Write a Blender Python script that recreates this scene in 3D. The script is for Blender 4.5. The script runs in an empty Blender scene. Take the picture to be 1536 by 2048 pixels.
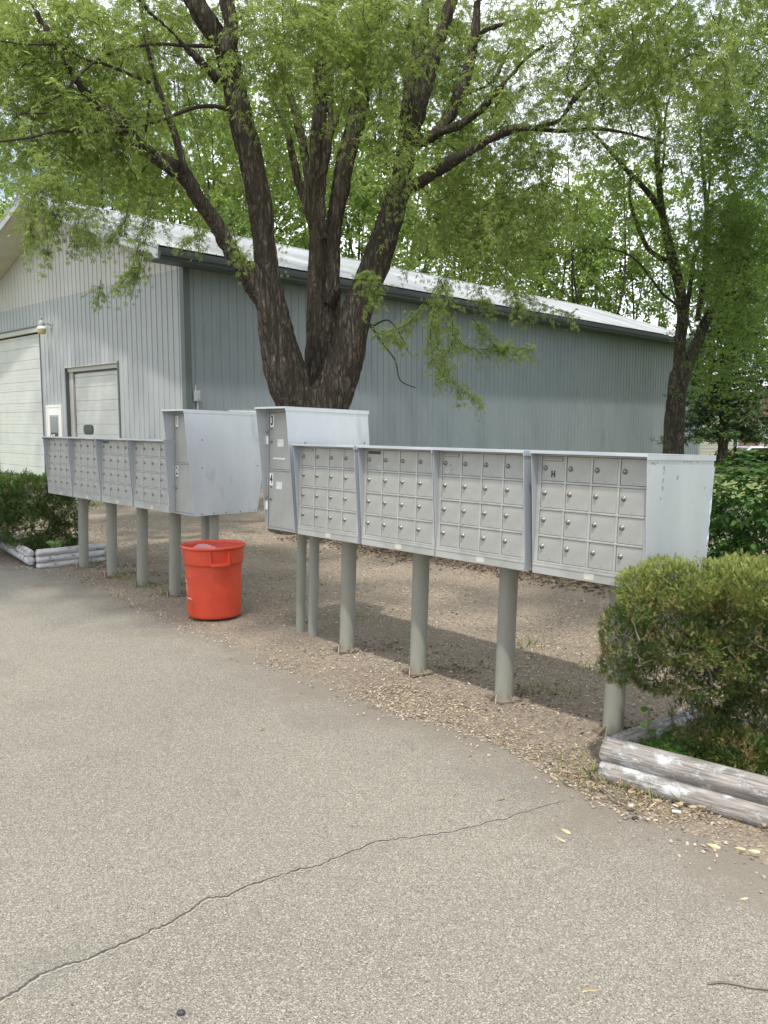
import bpy, bmesh, math, random
import numpy as np
from mathutils import Vector, Matrix, Quaternion, noise as mnoise

# ------------------------------------------------------------------ camera, world, sun
sc = bpy.context.scene
COL = sc.collection
cd = bpy.data.cameras.new('camera'); cam = bpy.data.objects.new('camera', cd); COL.objects.link(cam)
cd.sensor_fit = 'VERTICAL'; cd.sensor_height = 24.0; cd.lens = 24.0*1620/2048
cd.clip_start = 0.05; cd.clip_end = 1500
cam.location = (0, 0, 1.55)
cam.rotation_euler = (math.radians(90) - math.atan(176/1620), 0, 0)
sc.camera = cam

SUN_EL = math.radians(66); SUN_V = Vector((-.17*math.cos(SUN_EL)/1.0, -.985*math.cos(SUN_EL), math.sin(SUN_EL)))
sl = bpy.data.lights.new('sun', 'SUN'); so = bpy.data.objects.new('sun', sl); COL.objects.link(so)
sl.energy = 2.7; sl.angle = math.radians(2.0); sl.color = (1.0, 0.95, 0.87)
so.rotation_euler = (-SUN_V).to_track_quat('-Z', 'Y').to_euler()

w = bpy.data.worlds.new('World'); sc.world = w; w.use_nodes = True
nt = w.node_tree; nt.nodes.clear()
def N(nt, t, **k):
    n = nt.nodes.new(t)
    for a, b in k.items(): setattr(n, a, b)
    return n
sky = N(nt, 'ShaderNodeTexSky', sky_type='NISHITA', sun_disc=False)
sky.sun_elevation = SUN_EL; sky.sun_rotation = math.atan2(SUN_V.x, SUN_V.y); sky.air_density = 1.0; sky.dust_density = 2.0
bg = N(nt, 'ShaderNodeBackground'); bg.inputs[1].default_value = 0.15
bg2 = N(nt, 'ShaderNodeBackground'); bg2.inputs[0].default_value = (0.93, 0.96, 1.0, 1); bg2.inputs[1].default_value = 1.38
tc = N(nt, 'ShaderNodeTexCoord'); cn = N(nt, 'ShaderNodeTexNoise'); cn.inputs['Scale'].default_value = 2.2; cn.inputs['Detail'].default_value = 6
mp = N(nt, 'ShaderNodeMapping'); mp.inputs['Scale'].default_value = (1, 1, 3)
cr = N(nt, 'ShaderNodeValToRGB'); cr.color_ramp.elements[0].position = .36; cr.color_ramp.elements[1].position = .56
ms = N(nt, 'ShaderNodeMixShader'); wo = N(nt, 'ShaderNodeOutputWorld')
L = nt.links
L.new(sky.outputs[0], bg.inputs[0]); L.new(tc.outputs['Generated'], mp.inputs[0]); L.new(mp.outputs[0], cn.inputs['Vector'])
L.new(cn.outputs[0], cr.inputs[0]); L.new(cr.outputs[0], ms.inputs[0]); L.new(bg.outputs[0], ms.inputs[1]); L.new(bg2.outputs[0], ms.inputs[2]); L.new(ms.outputs[0], wo.inputs[0])
sc.view_settings.view_transform = 'Standard'; sc.view_settings.look = 'None'; sc.view_settings.gamma = 1.0
sc.view_settings.exposure = 0.70
sc.cycles.max_bounces = 12; sc.cycles.diffuse_bounces = 8; sc.cycles.transparent_max_bounces = 8

rng = np.random.default_rng(7)
R = random.Random(5)

# ------------------------------------------------------------------ helpers
def tag(o, label=None, cat=None, group=None, kind=None):
    if label: o['label'] = label
    if cat: o['category'] = cat
    if group: o['group'] = group
    if kind: o['kind'] = kind
    return o
def link(name, me, mat=None, parent=None, loc=(0, 0, 0)):
    o = bpy.data.objects.new(name, me); COL.objects.link(o)
    if mat is not None and me is not None:
        if isinstance(mat, (list, tuple)):
            for m in mat: me.materials.append(m)
        elif len(me.materials) == 0: me.materials.append(mat)
    o.location = loc
    if parent: o.parent = parent
    return o
def empty(name, loc=(0, 0, 0), rz=0, label=None, cat=None, group=None):
    o = bpy.data.objects.new(name, None); COL.objects.link(o)
    o.location = loc; o.rotation_euler = (0, 0, rz); o.empty_display_size = .1
    return tag(o, label, cat, group)
def copy_tree(o, parent=None):
    c = o.copy(); COL.objects.link(c); c.parent = parent
    for ch in list(o.children): copy_tree(ch, c)
    return c
def npmesh(name, V, F, mat_idx=None, smooth=False, attrs=None):
    """V (n,3); F list of (m,k) int arrays"""
    me = bpy.data.meshes.new(name); V = np.asarray(V, np.float32)
    me.vertices.add(len(V)); me.vertices.foreach_set('co', V.ravel())
    ls = []; lt = []; vi = []; off = 0
    for f in F:
        f = np.asarray(f, np.int32)
        if f.size == 0: continue
        k = f.shape[1]; ls.append(off + np.arange(len(f))*k); lt.append(np.full(len(f), k)); vi.append(f.ravel()); off += f.size
    ls = np.concatenate(ls).astype(np.int32); lt = np.concatenate(lt).astype(np.int32); vi = np.concatenate(vi).astype(np.int32)
    me.loops.add(len(vi)); me.loops.foreach_set('vertex_index', vi)
    me.polygons.add(len(ls)); me.polygons.foreach_set('loop_start', ls); me.polygons.foreach_set('loop_total', lt)
    if mat_idx is not None: me.polygons.foreach_set('material_index', np.asarray(mat_idx, np.int32))
    me.update(calc_edges=True)
    me.polygons.foreach_set('use_smooth', np.full(len(ls), smooth))
    for an, av in (attrs or {}).items():
        a = me.attributes.new(an, 'FLOAT', 'POINT'); a.data.foreach_set('value', np.asarray(av, np.float32))
    return me
class MB:
    def __init__(s): s.v = []; s.f = []; s.m = []; s.sm = []
    def add(s, V, F, m=0, smooth=False):
        b = len(s.v); s.v += [tuple(p) for p in V]
        for f in F: s.f.append(tuple(b+i for i in f)); s.m.append(m); s.sm.append(smooth)
    def box(s, x0, x1, y0, y1, z0, z1, m=0):
        s.add([(x0,y0,z0),(x1,y0,z0),(x1,y1,z0),(x0,y1,z0),(x0,y0,z1),(x1,y0,z1),(x1,y1,z1),(x0,y1,z1)],
              [(0,3,2,1),(4,5,6,7),(0,1,5,4),(1,2,6,5),(2,3,7,6),(3,0,4,7)], m)
    def tube(s, pts, rad, seg=12, m=0, caps=True, smooth=True, jit=0):
        pts = [Vector(p) for p in pts]; n = len(pts); V = []
        up = None
        for i in range(n):
            t = (pts[min(i+1, n-1)] - pts[max(i-1, 0)]).normalized()
            if up is None:
                a = Vector((0, 0, 1)) if abs(t.z) < .9 else Vector((1, 0, 0)); u = a.cross(t).normalized()
            else: u = (up - t*up.dot(t)).normalized()
            up = u; v = t.cross(u); r = rad[i] if hasattr(rad, '__len__') else rad
            for k in range(seg):
                a = 2*math.pi*k/seg; q = r*(1 + (jit*mnoise.noise(pts[i]*9 + Vector((k*3.1, 0, 0))) if jit else 0))
                V.append(pts[i] + u*math.cos(a)*q + v*math.sin(a)*q)
        F = [(i*seg+k, i*seg+(k+1) % seg, (i+1)*seg+(k+1) % seg, (i+1)*seg+k) for i in range(n-1) for k in range(seg)]
        s.add(V, F, m, smooth)
        if caps: s.add([V[k] for k in range(seg)][::-1], [tuple(range(seg))], m); s.add(V[-seg:], [tuple(range(seg))], m)
    def lathe(s, prof, seg=32, m=0, cx=0, cy=0, smooth=True, close=False):
        V = [(cx+r*math.cos(2*math.pi*k/seg), cy+r*math.sin(2*math.pi*k/seg), z) for r, z in prof for k in range(seg)]
        n = len(prof); F = [(i*seg+k, i*seg+(k+1) % seg, (i+1)*seg+(k+1) % seg, (i+1)*seg+k) for i in range(n-1) for k in range(seg)]
        s.add(V, F, m, smooth)
    def prism(s, poly, a, b, axis='x', m=0):
        """poly list of 2D; axis x: (y,z); axis y: (x,z); axis z: (x,y)"""
        def P(u, v, t): return {'x': (t, u, v), 'y': (u, t, v), 'z': (u, v, t)}[axis]
        n = len(poly); V = [P(u, v, a) for u, v in poly] + [P(u, v, b) for u, v in poly]
        s.add(V, [tuple(range(n))[::-1], tuple(range(n, 2*n))] + [(i, (i+1) % n, n+(i+1) % n, n+i) for i in range(n)], m)
    def mesh(s, name, xf=None):
        me = bpy.data.meshes.new(name); v = [xf(p) for p in s.v] if xf else s.v
        me.from_pydata(v, [], s.f); me.update()
        me.polygons.foreach_set('material_index', s.m); me.polygons.foreach_set('use_smooth', s.sm)
        bm = bmesh.new(); bm.from_mesh(me); bmesh.ops.recalc_face_normals(bm, faces=bm.faces); bm.to_mesh(me); bm.free()
        return me
    def build(s, name, mat, parent=None, loc=(0, 0, 0), xf=None, bevel=0):
        o = link(name, s.mesh(name, xf), mat, parent, loc)
        if bevel:
            b = o.modifiers.new('bevel', 'BEVEL'); b.width = bevel; b.segments = 2; b.limit_method = 'ANGLE'
        return o
def text_mesh(txt, size, ext=0.0, res=4, bold=0.0, sx=1.0):
    c = bpy.data.curves.new('t', 'FONT'); c.body = txt; c.size = size; c.extrude = ext; c.resolution_u = res; c.offset = bold
    c.align_x = 'CENTER'; c.align_y = 'CENTER'
    o = bpy.data.objects.new('t', c); COL.objects.link(o); bpy.context.view_layer.update()
    me = bpy.data.meshes.new_from_object(o.evaluated_get(bpy.context.evaluated_depsgraph_get()))
    bpy.data.objects.remove(o); bpy.data.curves.remove(c)
    V = np.zeros(len(me.vertices)*3, np.float32); me.vertices.foreach_get('co', V); V = V.reshape(-1, 3); V[:, 0] *= sx
    return me, V
def rot_from(z, x=None):
    """arrays (n,3) direction -> frames (n,3,3) columns x,y,z where y axis=dir"""
    y = z/np.linalg.norm(z, axis=1, keepdims=True)
    a = rng.normal(size=y.shape) if x is None else x
    xx = np.cross(y, a); xx /= np.linalg.norm(xx, axis=1, keepdims=True)+1e-9
    zz = np.cross(xx, y)
    return np.stack([xx, y, zz], axis=2)
def scatter(TV, TF, pos, rot, scale):
    """template verts (k,3), faces (m,q); pos (n,3), rot(n,3,3), scale(n,) -> V,F,island"""
    TV = np.asarray(TV, float); TF = np.asarray(TF, int); n = len(pos); k = len(TV)
    V = np.einsum('nij,kj->nki', rot, TV)*np.asarray(scale).reshape(n, 1, 1) + pos[:, None, :]
    F = (TF[None] + (np.arange(n)*k)[:, None, None]).reshape(-1, TF.shape[1])
    return V.reshape(-1, 3), F, k

# ------------------------------------------------------------------ materials
MATS = {}
def mat(name, col, rough=.6, metal=0, spec=.5):
    m = bpy.data.materials.new(name); m.use_nodes = True
    b = m.node_tree.nodes['Principled BSDF']; b.inputs['Base Color'].default_value = (*col, 1)
    b.inputs['Roughness'].default_value = rough; b.inputs['Metallic'].default_value = metal; b.inputs['Specular IOR Level'].default_value = spec
    MATS[name] = m; return m
def noisy(name, c1, c2, scale=5, detail=4, rough=.6, metal=0, bump=0, bscale=None, lo=.35, hi=.65, stretch=(1, 1, 1), coord='Object', c3=None, s3=60, lo3=.6, hi3=.7, bdist=.01, spec=.5):
    m = mat(name, c1, rough, metal, spec); nt = m.node_tree; b = nt.nodes['Principled BSDF']; K = nt.links
    tc = N(nt, 'ShaderNodeTexCoord'); mp = N(nt, 'ShaderNodeMapping'); mp.inputs['Scale'].default_value = stretch
    K.new(tc.outputs[coord], mp.inputs[0])
    no = N(nt, 'ShaderNodeTexNoise'); no.inputs['Scale'].default_value = scale; no.inputs['Detail'].default_value = detail; K.new(mp.outputs[0], no.inputs['Vector'])
    r = N(nt, 'ShaderNodeValToRGB'); r.color_ramp.elements[0].position = lo; r.color_ramp.elements[1].position = hi
    r.color_ramp.elements[0].color = (*c1, 1); r.color_ramp.elements[1].color = (*c2, 1); K.new(no.outputs[0], r.inputs[0]); out = r.outputs[0]
    if c3 is not None:
        n3 = N(nt, 'ShaderNodeTexNoise'); n3.inputs['Scale'].default_value = s3; n3.inputs['Detail'].default_value = 3; K.new(mp.outputs[0], n3.inputs['Vector'])
        r3 = N(nt, 'ShaderNodeValToRGB'); r3.color_ramp.elements[0].position = lo3; r3.color_ramp.elements[1].position = hi3; K.new(n3.outputs[0], r3.inputs[0])
        mx = N(nt, 'ShaderNodeMix', data_type='RGBA'); K.new(r3.outputs[0], mx.inputs['Factor']); K.new(out, mx.inputs[6]); mx.inputs[7].default_value = (*c3, 1); out = mx.outputs[2]
    K.new(out, b.inputs['Base Color'])
    if bump:
        nb = N(nt, 'ShaderNodeTexNoise'); nb.inputs['Scale'].default_value = bscale or scale*4; nb.inputs['Detail'].default_value = 5; K.new(mp.outputs[0], nb.inputs['Vector'])
        bp = N(nt, 'ShaderNodeBump'); bp.inputs['Strength'].default_value = bump; bp.inputs['Distance'].default_value = bdist; K.new(nb.outputs[0], bp.inputs['Height']); K.new(bp.outputs[0], b.inputs['Normal'])
    return m
def leafmat(name, cols, transl=.4, rough=.45, tcol=None):
    """colour from 'rnd' point attribute through a ramp; thin translucent sheet"""
    m = bpy.data.materials.new(name); m.use_nodes = True; nt = m.node_tree; K = nt.links; b = nt.nodes['Principled BSDF']
    at = N(nt, 'ShaderNodeAttribute', attribute_name='rnd'); r = N(nt, 'ShaderNodeValToRGB')
    while len(r.color_ramp.elements) < len(cols): r.color_ramp.elements.new(.5)
    for i, c in enumerate(cols):
        r.color_ramp.elements[i].position = i/(len(cols)-1); r.color_ramp.elements[i].color = (*c, 1)
    K.new(at.outputs['Fac'], r.inputs[0]); K.new(r.outputs[0], b.inputs['Base Color']); b.inputs['Roughness'].default_value = rough
    b.inputs['Specular IOR Level'].default_value = .35
    if transl:
        t = N(nt, 'ShaderNodeBsdfTranslucent'); g = N(nt, 'ShaderNodeMix', data_type='RGBA', blend_type='MULTIPLY'); g.inputs['Factor'].default_value = 1
        K.new(r.outputs[0], g.inputs[6]); g.inputs[7].default_value = (*(tcol or (1.3, 1.35, .6)), 1); K.new(g.outputs[2], t.inputs[0])
        mx = N(nt, 'ShaderNodeMixShader'); mx.inputs[0].default_value = transl; out = nt.nodes['Material Output']
        K.new(b.outputs[0], mx.inputs[1]); K.new(t.outputs[0], mx.inputs[2]); K.new(mx.outputs[0], out.inputs[0])
    return m

def barkmat(name, dark, mid, light, scale, zst, dist, moss=None):
    m = mat(name, mid, .95, 0, .12); nt = m.node_tree; b = nt.nodes['Principled BSDF']; K = nt.links
    tc = N(nt, 'ShaderNodeTexCoord'); mp = N(nt, 'ShaderNodeMapping'); mp.inputs['Scale'].default_value = (1, 1, zst); K.new(tc.outputs['Object'], mp.inputs[0])
    def no(s, d=6, r=.6, dis=0.):
        n = N(nt, 'ShaderNodeTexNoise'); n.inputs['Scale'].default_value = s; n.inputs['Detail'].default_value = d; n.inputs['Roughness'].default_value = r; n.inputs['Distortion'].default_value = dis; K.new(mp.outputs[0], n.inputs['Vector']); return n
    def ramp(src, st):
        r = N(nt, 'ShaderNodeValToRGB')
        while len(r.color_ramp.elements) < len(st): r.color_ramp.elements.new(.5)
        for e, (p, c) in zip(r.color_ramp.elements, st): e.position = p; e.color = (*c, 1)
        K.new(src, r.inputs[0]); return r
    a = no(scale, 4, .55, .6); c = no(scale*2.3, 5, .6, .4)
    f1 = ramp(a.outputs[0], [(.40, (1,)*3), (.47, (.15,)*3), (.50, (0,)*3), (.53, (.15,)*3), (.60, (1,)*3)]); f2 = ramp(c.outputs[0], [(.38, (1,)*3), (.49, (.25,)*3), (.51, (.25,)*3), (.62, (1,)*3)])
    mu = N(nt, 'ShaderNodeMath', operation='MULTIPLY'); K.new(f1.outputs[0], mu.inputs[0]); K.new(f2.outputs[0], mu.inputs[1])
    big = ramp(no(scale*.22, 3).outputs[0], [(.35, mid), (.65, light)])
    mx = N(nt, 'ShaderNodeMix', data_type='RGBA'); K.new(mu.outputs[0], mx.inputs['Factor']); mx.inputs[6].default_value = (*dark, 1); K.new(big.outputs[0], mx.inputs[7]); out = mx.outputs[2]
    if moss:
        g = ramp(no(1.1, 4).outputs[0], [(.48, (0,)*3), (.66, (.6,)*3)]); m2 = N(nt, 'ShaderNodeMix', data_type='RGBA'); K.new(g.outputs[0], m2.inputs['Factor']); K.new(out, m2.inputs[6]); m2.inputs[7].default_value = (*moss, 1); out = m2.outputs[2]
    K.new(out, b.inputs['Base Color']); bp = N(nt, 'ShaderNodeBump'); bp.inputs['Strength'].default_value = 1.; bp.inputs['Distance'].default_value = dist; K.new(mu.outputs[0], bp.inputs['Height']); K.new(bp.outputs[0], b.inputs['Normal'])
    return m
M_housing = noisy('aluminium_paint', (.37,.40,.43), (.50,.52,.55), 3, 5, .42, .35, .15, 6, .3, .7, stretch=(1,1,.35), c3=(.36,.37,.38), s3=14, lo3=.68, hi3=.8, bdist=.02)
M_silver = noisy('bright_aluminium', (.46,.485,.51), (.60,.615,.635), 3, 6, .38, .4, .12, 5, .3, .7, stretch=(1,1,.4), c3=(.36,.38,.41), s3=6, lo3=.6, hi3=.75, bdist=.02)
M_inner = noisy('dull_grey_paint', (.265,.266,.245), (.32,.32,.30), 4, 4, .55, .1)
M_door = noisy('door_grey_paint', (.262,.263,.242), (.335,.336,.312), 6, 5, .5, .1, c3=(.19,.19,.17), s3=24, lo3=.66, hi3=.8)
M_rail = noisy('rail_paint', (.29,.29,.272), (.37,.37,.35), 8, 4, .45, .2)
M_lock = mat('chrome_lock', (.25,.24,.215), .45, .7)
M_lockin = mat('key_slot', (.05,.05,.05), .6)
M_black = mat('black_plastic', (.015,.015,.016), .45)
M_brass = noisy('slot_metal', (.15,.145,.115), (.21,.20,.165), 20, 3, .45, .5)
M_white = mat('white_sticker', (.78,.78,.75), .5)
M_tape = noisy('masking_tape', (.40,.39,.33), (.50,.48,.40), 30, 3, .7)
M_fadedtape = noisy('faded_label', (.50,.50,.49), (.62,.62,.62), 25, 3, .5)
M_screw = mat('screw_head', (.12,.12,.12), .4, .8)
M_post = noisy('post_paint', (.190,.190,.158), (.24,.24,.20), 5, 5, .6, 0, .1, 30, stretch=(1,1,.3), c3=(.15,.115,.07), s3=7, lo3=.62, hi3=.8)
M_rust = noisy('rusty_plate', (.12,.09,.065), (.20,.165,.12), 20, 4, .85)
# ------------------------------------------------------------------ ground
EDGE = [(-40, 30), (-18, 15.2), (-10.796, 11.816), (-6.741, 10.118), (-4.276, 8.905), (-3.294, 8.244), (-2.684, 7.531), (-2.262, 6.948), (-1.92, 6.517), (-1.513, 6.028), (-1.17, 5.645), (-0.811, 5.158), (-0.479, 4.774), (-0.192, 4.434), (0.032, 4.235), (0.213, 4.066), (0.382, 3.929), (0.555, 3.728), (0.685, 3.53), (0.78, 3.341), (0.849, 3.188), (0.949, 3.039), (1.072, 2.941), (1.17, 2.849), (1.262, 2.762), (1.335, 2.664), (1.495, 2.445), (1.743, 2.137), (2.5, 1.3), (6, -3), (14, -14)]
def resample(P, step):
    P = np.array(P, float); d = np.r_[0, np.cumsum(np.linalg.norm(np.diff(P, axis=0), axis=1))]
    n = max(2, int(d[-1]/step)); t = np.linspace(0, d[-1], n); return np.stack([np.interp(t, d, P[:, i]) for i in range(P.shape[1])], 1)
def terr(x, y):
    # the land falls away a little past the low hedge on the right
    t = np.clip((y-32)/20, 0, 1)*np.clip((x-11)/5, 0, 1)
    return -1.6*t*t*(3-2*t)

def groundmat(name, base, dark, light, sp_scale, speck=.5, patch=1.2, bump=.5, grit_dark=(.05,.045,.04)):
    m = mat(name, base, .9, 0, .25); nt = m.node_tree; b = nt.nodes['Principled BSDF']; K = nt.links
    tc = N(nt, 'ShaderNodeTexCoord')
    def noise(sc_, det=4, rough=.55):
        n = N(nt, 'ShaderNodeTexNoise'); n.inputs['Scale'].default_value = sc_; n.inputs['Detail'].default_value = det; n.inputs['Roughness'].default_value = rough; K.new(tc.outputs['Object'], n.inputs['Vector']); return n
    def ramp(src, p0, c0, p1, c1):
        r = N(nt, 'ShaderNodeValToRGB'); r.color_ramp.elements[0].position = p0; r.color_ramp.elements[1].position = p1
        r.color_ramp.elements[0].color = (*c0, 1); r.color_ramp.elements[1].color = (*c1, 1); K.new(src, r.inputs[0]); return r
    def mix(f, a, c):
        x = N(nt, 'ShaderNodeMix', data_type='RGBA'); K.new(f, x.inputs['Factor']) if not isinstance(f, float) else setattr(x.inputs['Factor'], 'default_value', f)
        K.new(a, x.inputs[6])
        if isinstance(c, tuple): x.inputs[7].default_value = (*c, 1)
        else: K.new(c, x.inputs[7])
        return x.outputs[2]
    p = ramp(noise(patch, 5).outputs[0], .3, dark, .7, base)
    v = N(nt, 'ShaderNodeTexVoronoi'); v.inputs['Scale'].default_value = sp_scale; K.new(tc.outputs['Object'], v.inputs['Vector'])
    sep = N(nt, 'ShaderNodeSeparateColor'); K.new(v.outputs['Color'], sep.inputs[0])
    lightf = ramp(sep.outputs[0], .62, (0,0,0), .95, (speck,)*3); darkf = ramp(sep.outputs[1], .70, (0,0,0), .95, (speck*.9,)*3)
    c = mix(lightf.outputs[0], p.outputs[0], light); c = mix(darkf.outputs[0], c, grit_dark)
    g = ramp(noise(sp_scale*.8, 4, .8).outputs[0], .35, (.76,)*3, .65, (1.18,)*3)
    mu = N(nt, 'ShaderNodeMix', data_type='RGBA', blend_type='MULTIPLY'); mu.inputs['Factor'].default_value = 1; K.new(c, mu.inputs[6]); K.new(g.outputs[0], mu.inputs[7])
    out = mu.outputs[2]
    m['_'] = 1
    bp = N(nt, 'ShaderNodeBump'); bp.inputs['Strength'].default_value = bump; bp.inputs['Distance'].default_value = .006
    K.new(v.outputs['Distance'], bp.inputs['Height']); K.new(bp.outputs[0], b.inputs['Normal'])
    K.new(out, b.inputs['Base Color'])
    return m, nt, out, mix, ramp, noise
M_dirt, nt_, out_, mix_, ramp_, noise_ = groundmat('dirt', (.245,.205,.160), (.165,.135,.105), (.42,.34,.24), 90, .5, .9, .8)
M_asph, nta, outa, mixa, rampa, noisea = groundmat('pale_asphalt', (.246,.225,.184), (.188,.173,.144), (.48,.445,.385), 260, .68, .5, .6, (.045,.042,.038))
# dirt drifting over the asphalt close to its ragged edge (attribute = metres from the edge)
at = N(nta, 'ShaderNodeAttribute', attribute_name='edge'); nz = noisea(3.0, 6, .65)
sub = N(nta, 'ShaderNodeMath', operation='MULTIPLY_ADD'); nta.links.new(nz.outputs[0], sub.inputs[0]); sub.inputs[1].default_value = -1.5; sub.inputs[2].default_value = .72
ad = N(nta, 'ShaderNodeMath', operation='ADD'); nta.links.new(at.outputs['Fac'], ad.inputs[0]); nta.links.new(sub.outputs[0], ad.inputs[1])
rr = rampa(ad.outputs[0], .0, (.85,)*3, .35, (0,0,0)); fin = mixa(rr.outputs[0], outa, (.195,.168,.135))
# faint darker stains
st = rampa(noisea(1.7, 4).outputs[0], .56, (0,0,0), .74, (.45,)*3); fin = mixa(st.outputs[0], fin, (.15,.14,.125))
nta.links.new(fin, nta.nodes['Principled BSDF'].inputs['Base Color'])
M_grass = noisy('lawn', (.09,.13,.03), (.16,.20,.055), .8, 6, .9, 0, .8, 40, c3=(.24,.24,.09), s3=9, lo3=.5, hi3=.7, bdist=.03)

# ground sheet to the horizon (lawn colour)
xs = np.r_[-900, -300, -120, np.arange(-60, 61, 3.), 120, 300, 900]; ys = np.r_[-400, -100, -30, np.arange(-9, 91, 3.), 150, 300, 900]
X, Y = np.meshgrid(xs, ys); Z = terr(X, Y)-.012; nx, ny = len(xs), len(ys)
idx = np.arange(nx*ny).reshape(ny, nx); F = np.stack([idx[:-1, :-1], idx[:-1, 1:], idx[1:, 1:], idx[1:, :-1]], -1).reshape(-1, 4)
g = link('ground', npmesh('ground', np.stack([X, Y, Z], -1).reshape(-1, 3), [F], smooth=True), M_grass); tag(g, kind='structure')
# bare earth strip between the paving and the building, a fine grid with small undulation
xs = np.arange(-20, 7.01, .12); ys = np.arange(1.0, 22.01, .12); X, Y = np.meshgrid(xs, ys)
Zn = np.array([mnoise.noise(Vector((x*.9, y*.9, 0)))*.012 + mnoise.noise(Vector((x*5, y*5, 3)))*.006 for x, y in zip(X.ravel(), Y.ravel())]).reshape(X.shape)
nx, ny = len(xs), len(ys); idx = np.arange(nx*ny).reshape(ny, nx)
F = np.stack([idx[:-1, :-1], idx[:-1, 1:], idx[1:, 1:], idx[1:, :-1]], -1).reshape(-1, 4)
edge = resample(EDGE, .03)
lim = 4.8 + .25*np.sin(ys*1.7)+.12*np.sin(ys*4.1)     # right limit of the bare soil
cx_, cy_ = X[:-1, :-1].ravel(), Y[:-1, :-1].ravel()
ex, ey = edge[:, 0], edge[:, 1]
keep = (cy_ > np.interp(cx_, ex, ey)-.5) & (cx_ < np.interp(cy_, ys, lim+np.where(ys > 9, 1.5, 0)))
F = F[keep]
e = link('bare_earth', npmesh('bare_earth', np.stack([X, Y, Zn-.002+.004], -1).reshape(-1, 3), [F], smooth=True), M_dirt); tag(e, kind='structure')
# asphalt: strips parallel to the ragged edge, then a big fan
nrm = np.stack([-np.gradient(edge[:, 1]), np.gradient(edge[:, 0])], 1); nrm /= np.linalg.norm(nrm, axis=1, keepdims=True); nrm *= np.where(nrm[:, 1:2] > 0, -1, 1)
nrm = np.stack([np.convolve(np.pad(nrm[:, i], 60, 'edge'), np.ones(121)/121, 'valid') for i in (0, 1)], 1); nrm /= np.linalg.norm(nrm, axis=1, keepdims=True)
rag = np.array([mnoise.noise(Vector((a*3, b*3, 0)))*.07 + mnoise.noise(Vector((a*14, b*14, 5)))*.035 + mnoise.noise(Vector((a*45, b*45, 5)))*.012 for a, b in edge])
rows = [0, .04, .1, .2, .4, .8, 1.4]; V = []; A = []
for r in rows:
    q = edge + nrm*(r + rag[:, None]*max(0, 1-r/.3)); V.append(np.c_[q, np.full(len(q), .022 if r == 0 else .024)]); A.append(np.full(len(q), r))
q = V[-1].copy(); q[:, :2] = np.c_[edge[:, 0]*1.0-1.2, np.full(len(edge), -14.0)]; 
q2 = V[-1].copy(); q2[:, 0] -= 3; q2[:, 1] = np.minimum(q2[:, 1]-4, 40); V.append(q2); A.append(np.full(len(q), 4.))
q3 = q2.copy(); q3[:, 1] = -20; V.append(q3); A.append(np.full(len(q), 9.))
skirt = V[0].copy(); skirt[:, 2] = -.01; V.insert(0, skirt); A.insert(0, np.zeros(len(q)))
n = len(edge); V = np.concatenate(V); i = np.arange(n-1)
F = np.concatenate([np.stack([r*n+i, r*n+i+1, (r+1)*n+i+1, (r+1)*n+i], 1) for r in range(len(A)-1)])
a = link('asphalt_lot', npmesh('asphalt_lot', V, [F], attrs={'edge': np.concatenate(A)}), M_asph); tag(a, kind='structure')
bm = bmesh.new(); bm.from_mesh(a.data); bmesh.ops.recalc_face_normals(bm, faces=bm.faces)
if sum(f.normal.z for f in bm.faces) < 0: bmesh.ops.reverse_faces(bm, faces=bm.faces)
bm.to_mesh(a.data); bm.free()
AZ = .024
# crack
CR = [(-1.6,1.2),(-1.3,1.62),(-1.07,1.937),(-1.023,2.003),(-.975,2.076),(-.928,2.131),(-.858,2.169),(-.79,2.224),(-.707,2.293),(-.658,2.337),(-.608,2.419),(-.571,2.467),(-.509,2.484),(-.446,2.546),(-.369,2.593),(-.289,2.639),(-.206,2.68),(-.122,2.752),(-.06,2.807),(0,2.831),(.078,2.856),(.153,2.871),(.248,2.893),(.348,2.945),(.45,2.992),(.557,3.052),(.647,3.106),(.739,3.157)]
c = resample(CR, .006); n = len(c); t = np.linspace(0, 1, n)
nn = np.stack([-np.gradient(c[:, 1]), np.gradient(c[:, 0])], 1); nn /= np.linalg.norm(nn, axis=1, keepdims=True)
off = np.array([mnoise.noise(Vector((k*.09, 0, 0)))*.012+mnoise.noise(Vector((k*.35, 4, 0)))*.008+mnoise.noise(Vector((k*1.1, 8, 0)))*.003 for k in range(n)])
wd = np.array([.0058+.0040*mnoise.noise(Vector((k*.13, 9, 0)))+.0035*mnoise.noise(Vector((k*.8, 2, 0))) for k in range(n)])*(1-.65*t); wd = np.clip(wd, .0006, 1)
c = c+nn*off[:, None]
V = np.concatenate([np.c_[c-nn*wd[:, None], np.full(n, AZ+.002)], np.c_[c+nn*wd[:, None], np.full(n, AZ+.002)]]); i = np.arange(n-1)
V2 = np.concatenate([np.c_[c-nn*(wd*2.6+.004*np.abs(off)/.01)[:, None], np.full(n, AZ+.001)], np.c_[c+nn*wd[:, None]*1.2, np.full(n, AZ+.001)]])
ck = link('pavement_crack', npmesh('crack', np.concatenate([V, V2]), [np.stack([i, i+1, n+i+1, n+i], 1), np.stack([i, i+1, n+i+1, n+i], 1)+2*n], mat_idx=np.r_[np.zeros(n-1), np.ones(n-1)]), [noisy('crack_dark', (.03,.027,.024), (.085,.075,.065), 60), noisy('crack_rim', (.22,.20,.17), (.34,.31,.26), 90)]); tag(ck, kind='structure')

def edge_y(x): return np.interp(x, ex, ey)
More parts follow.
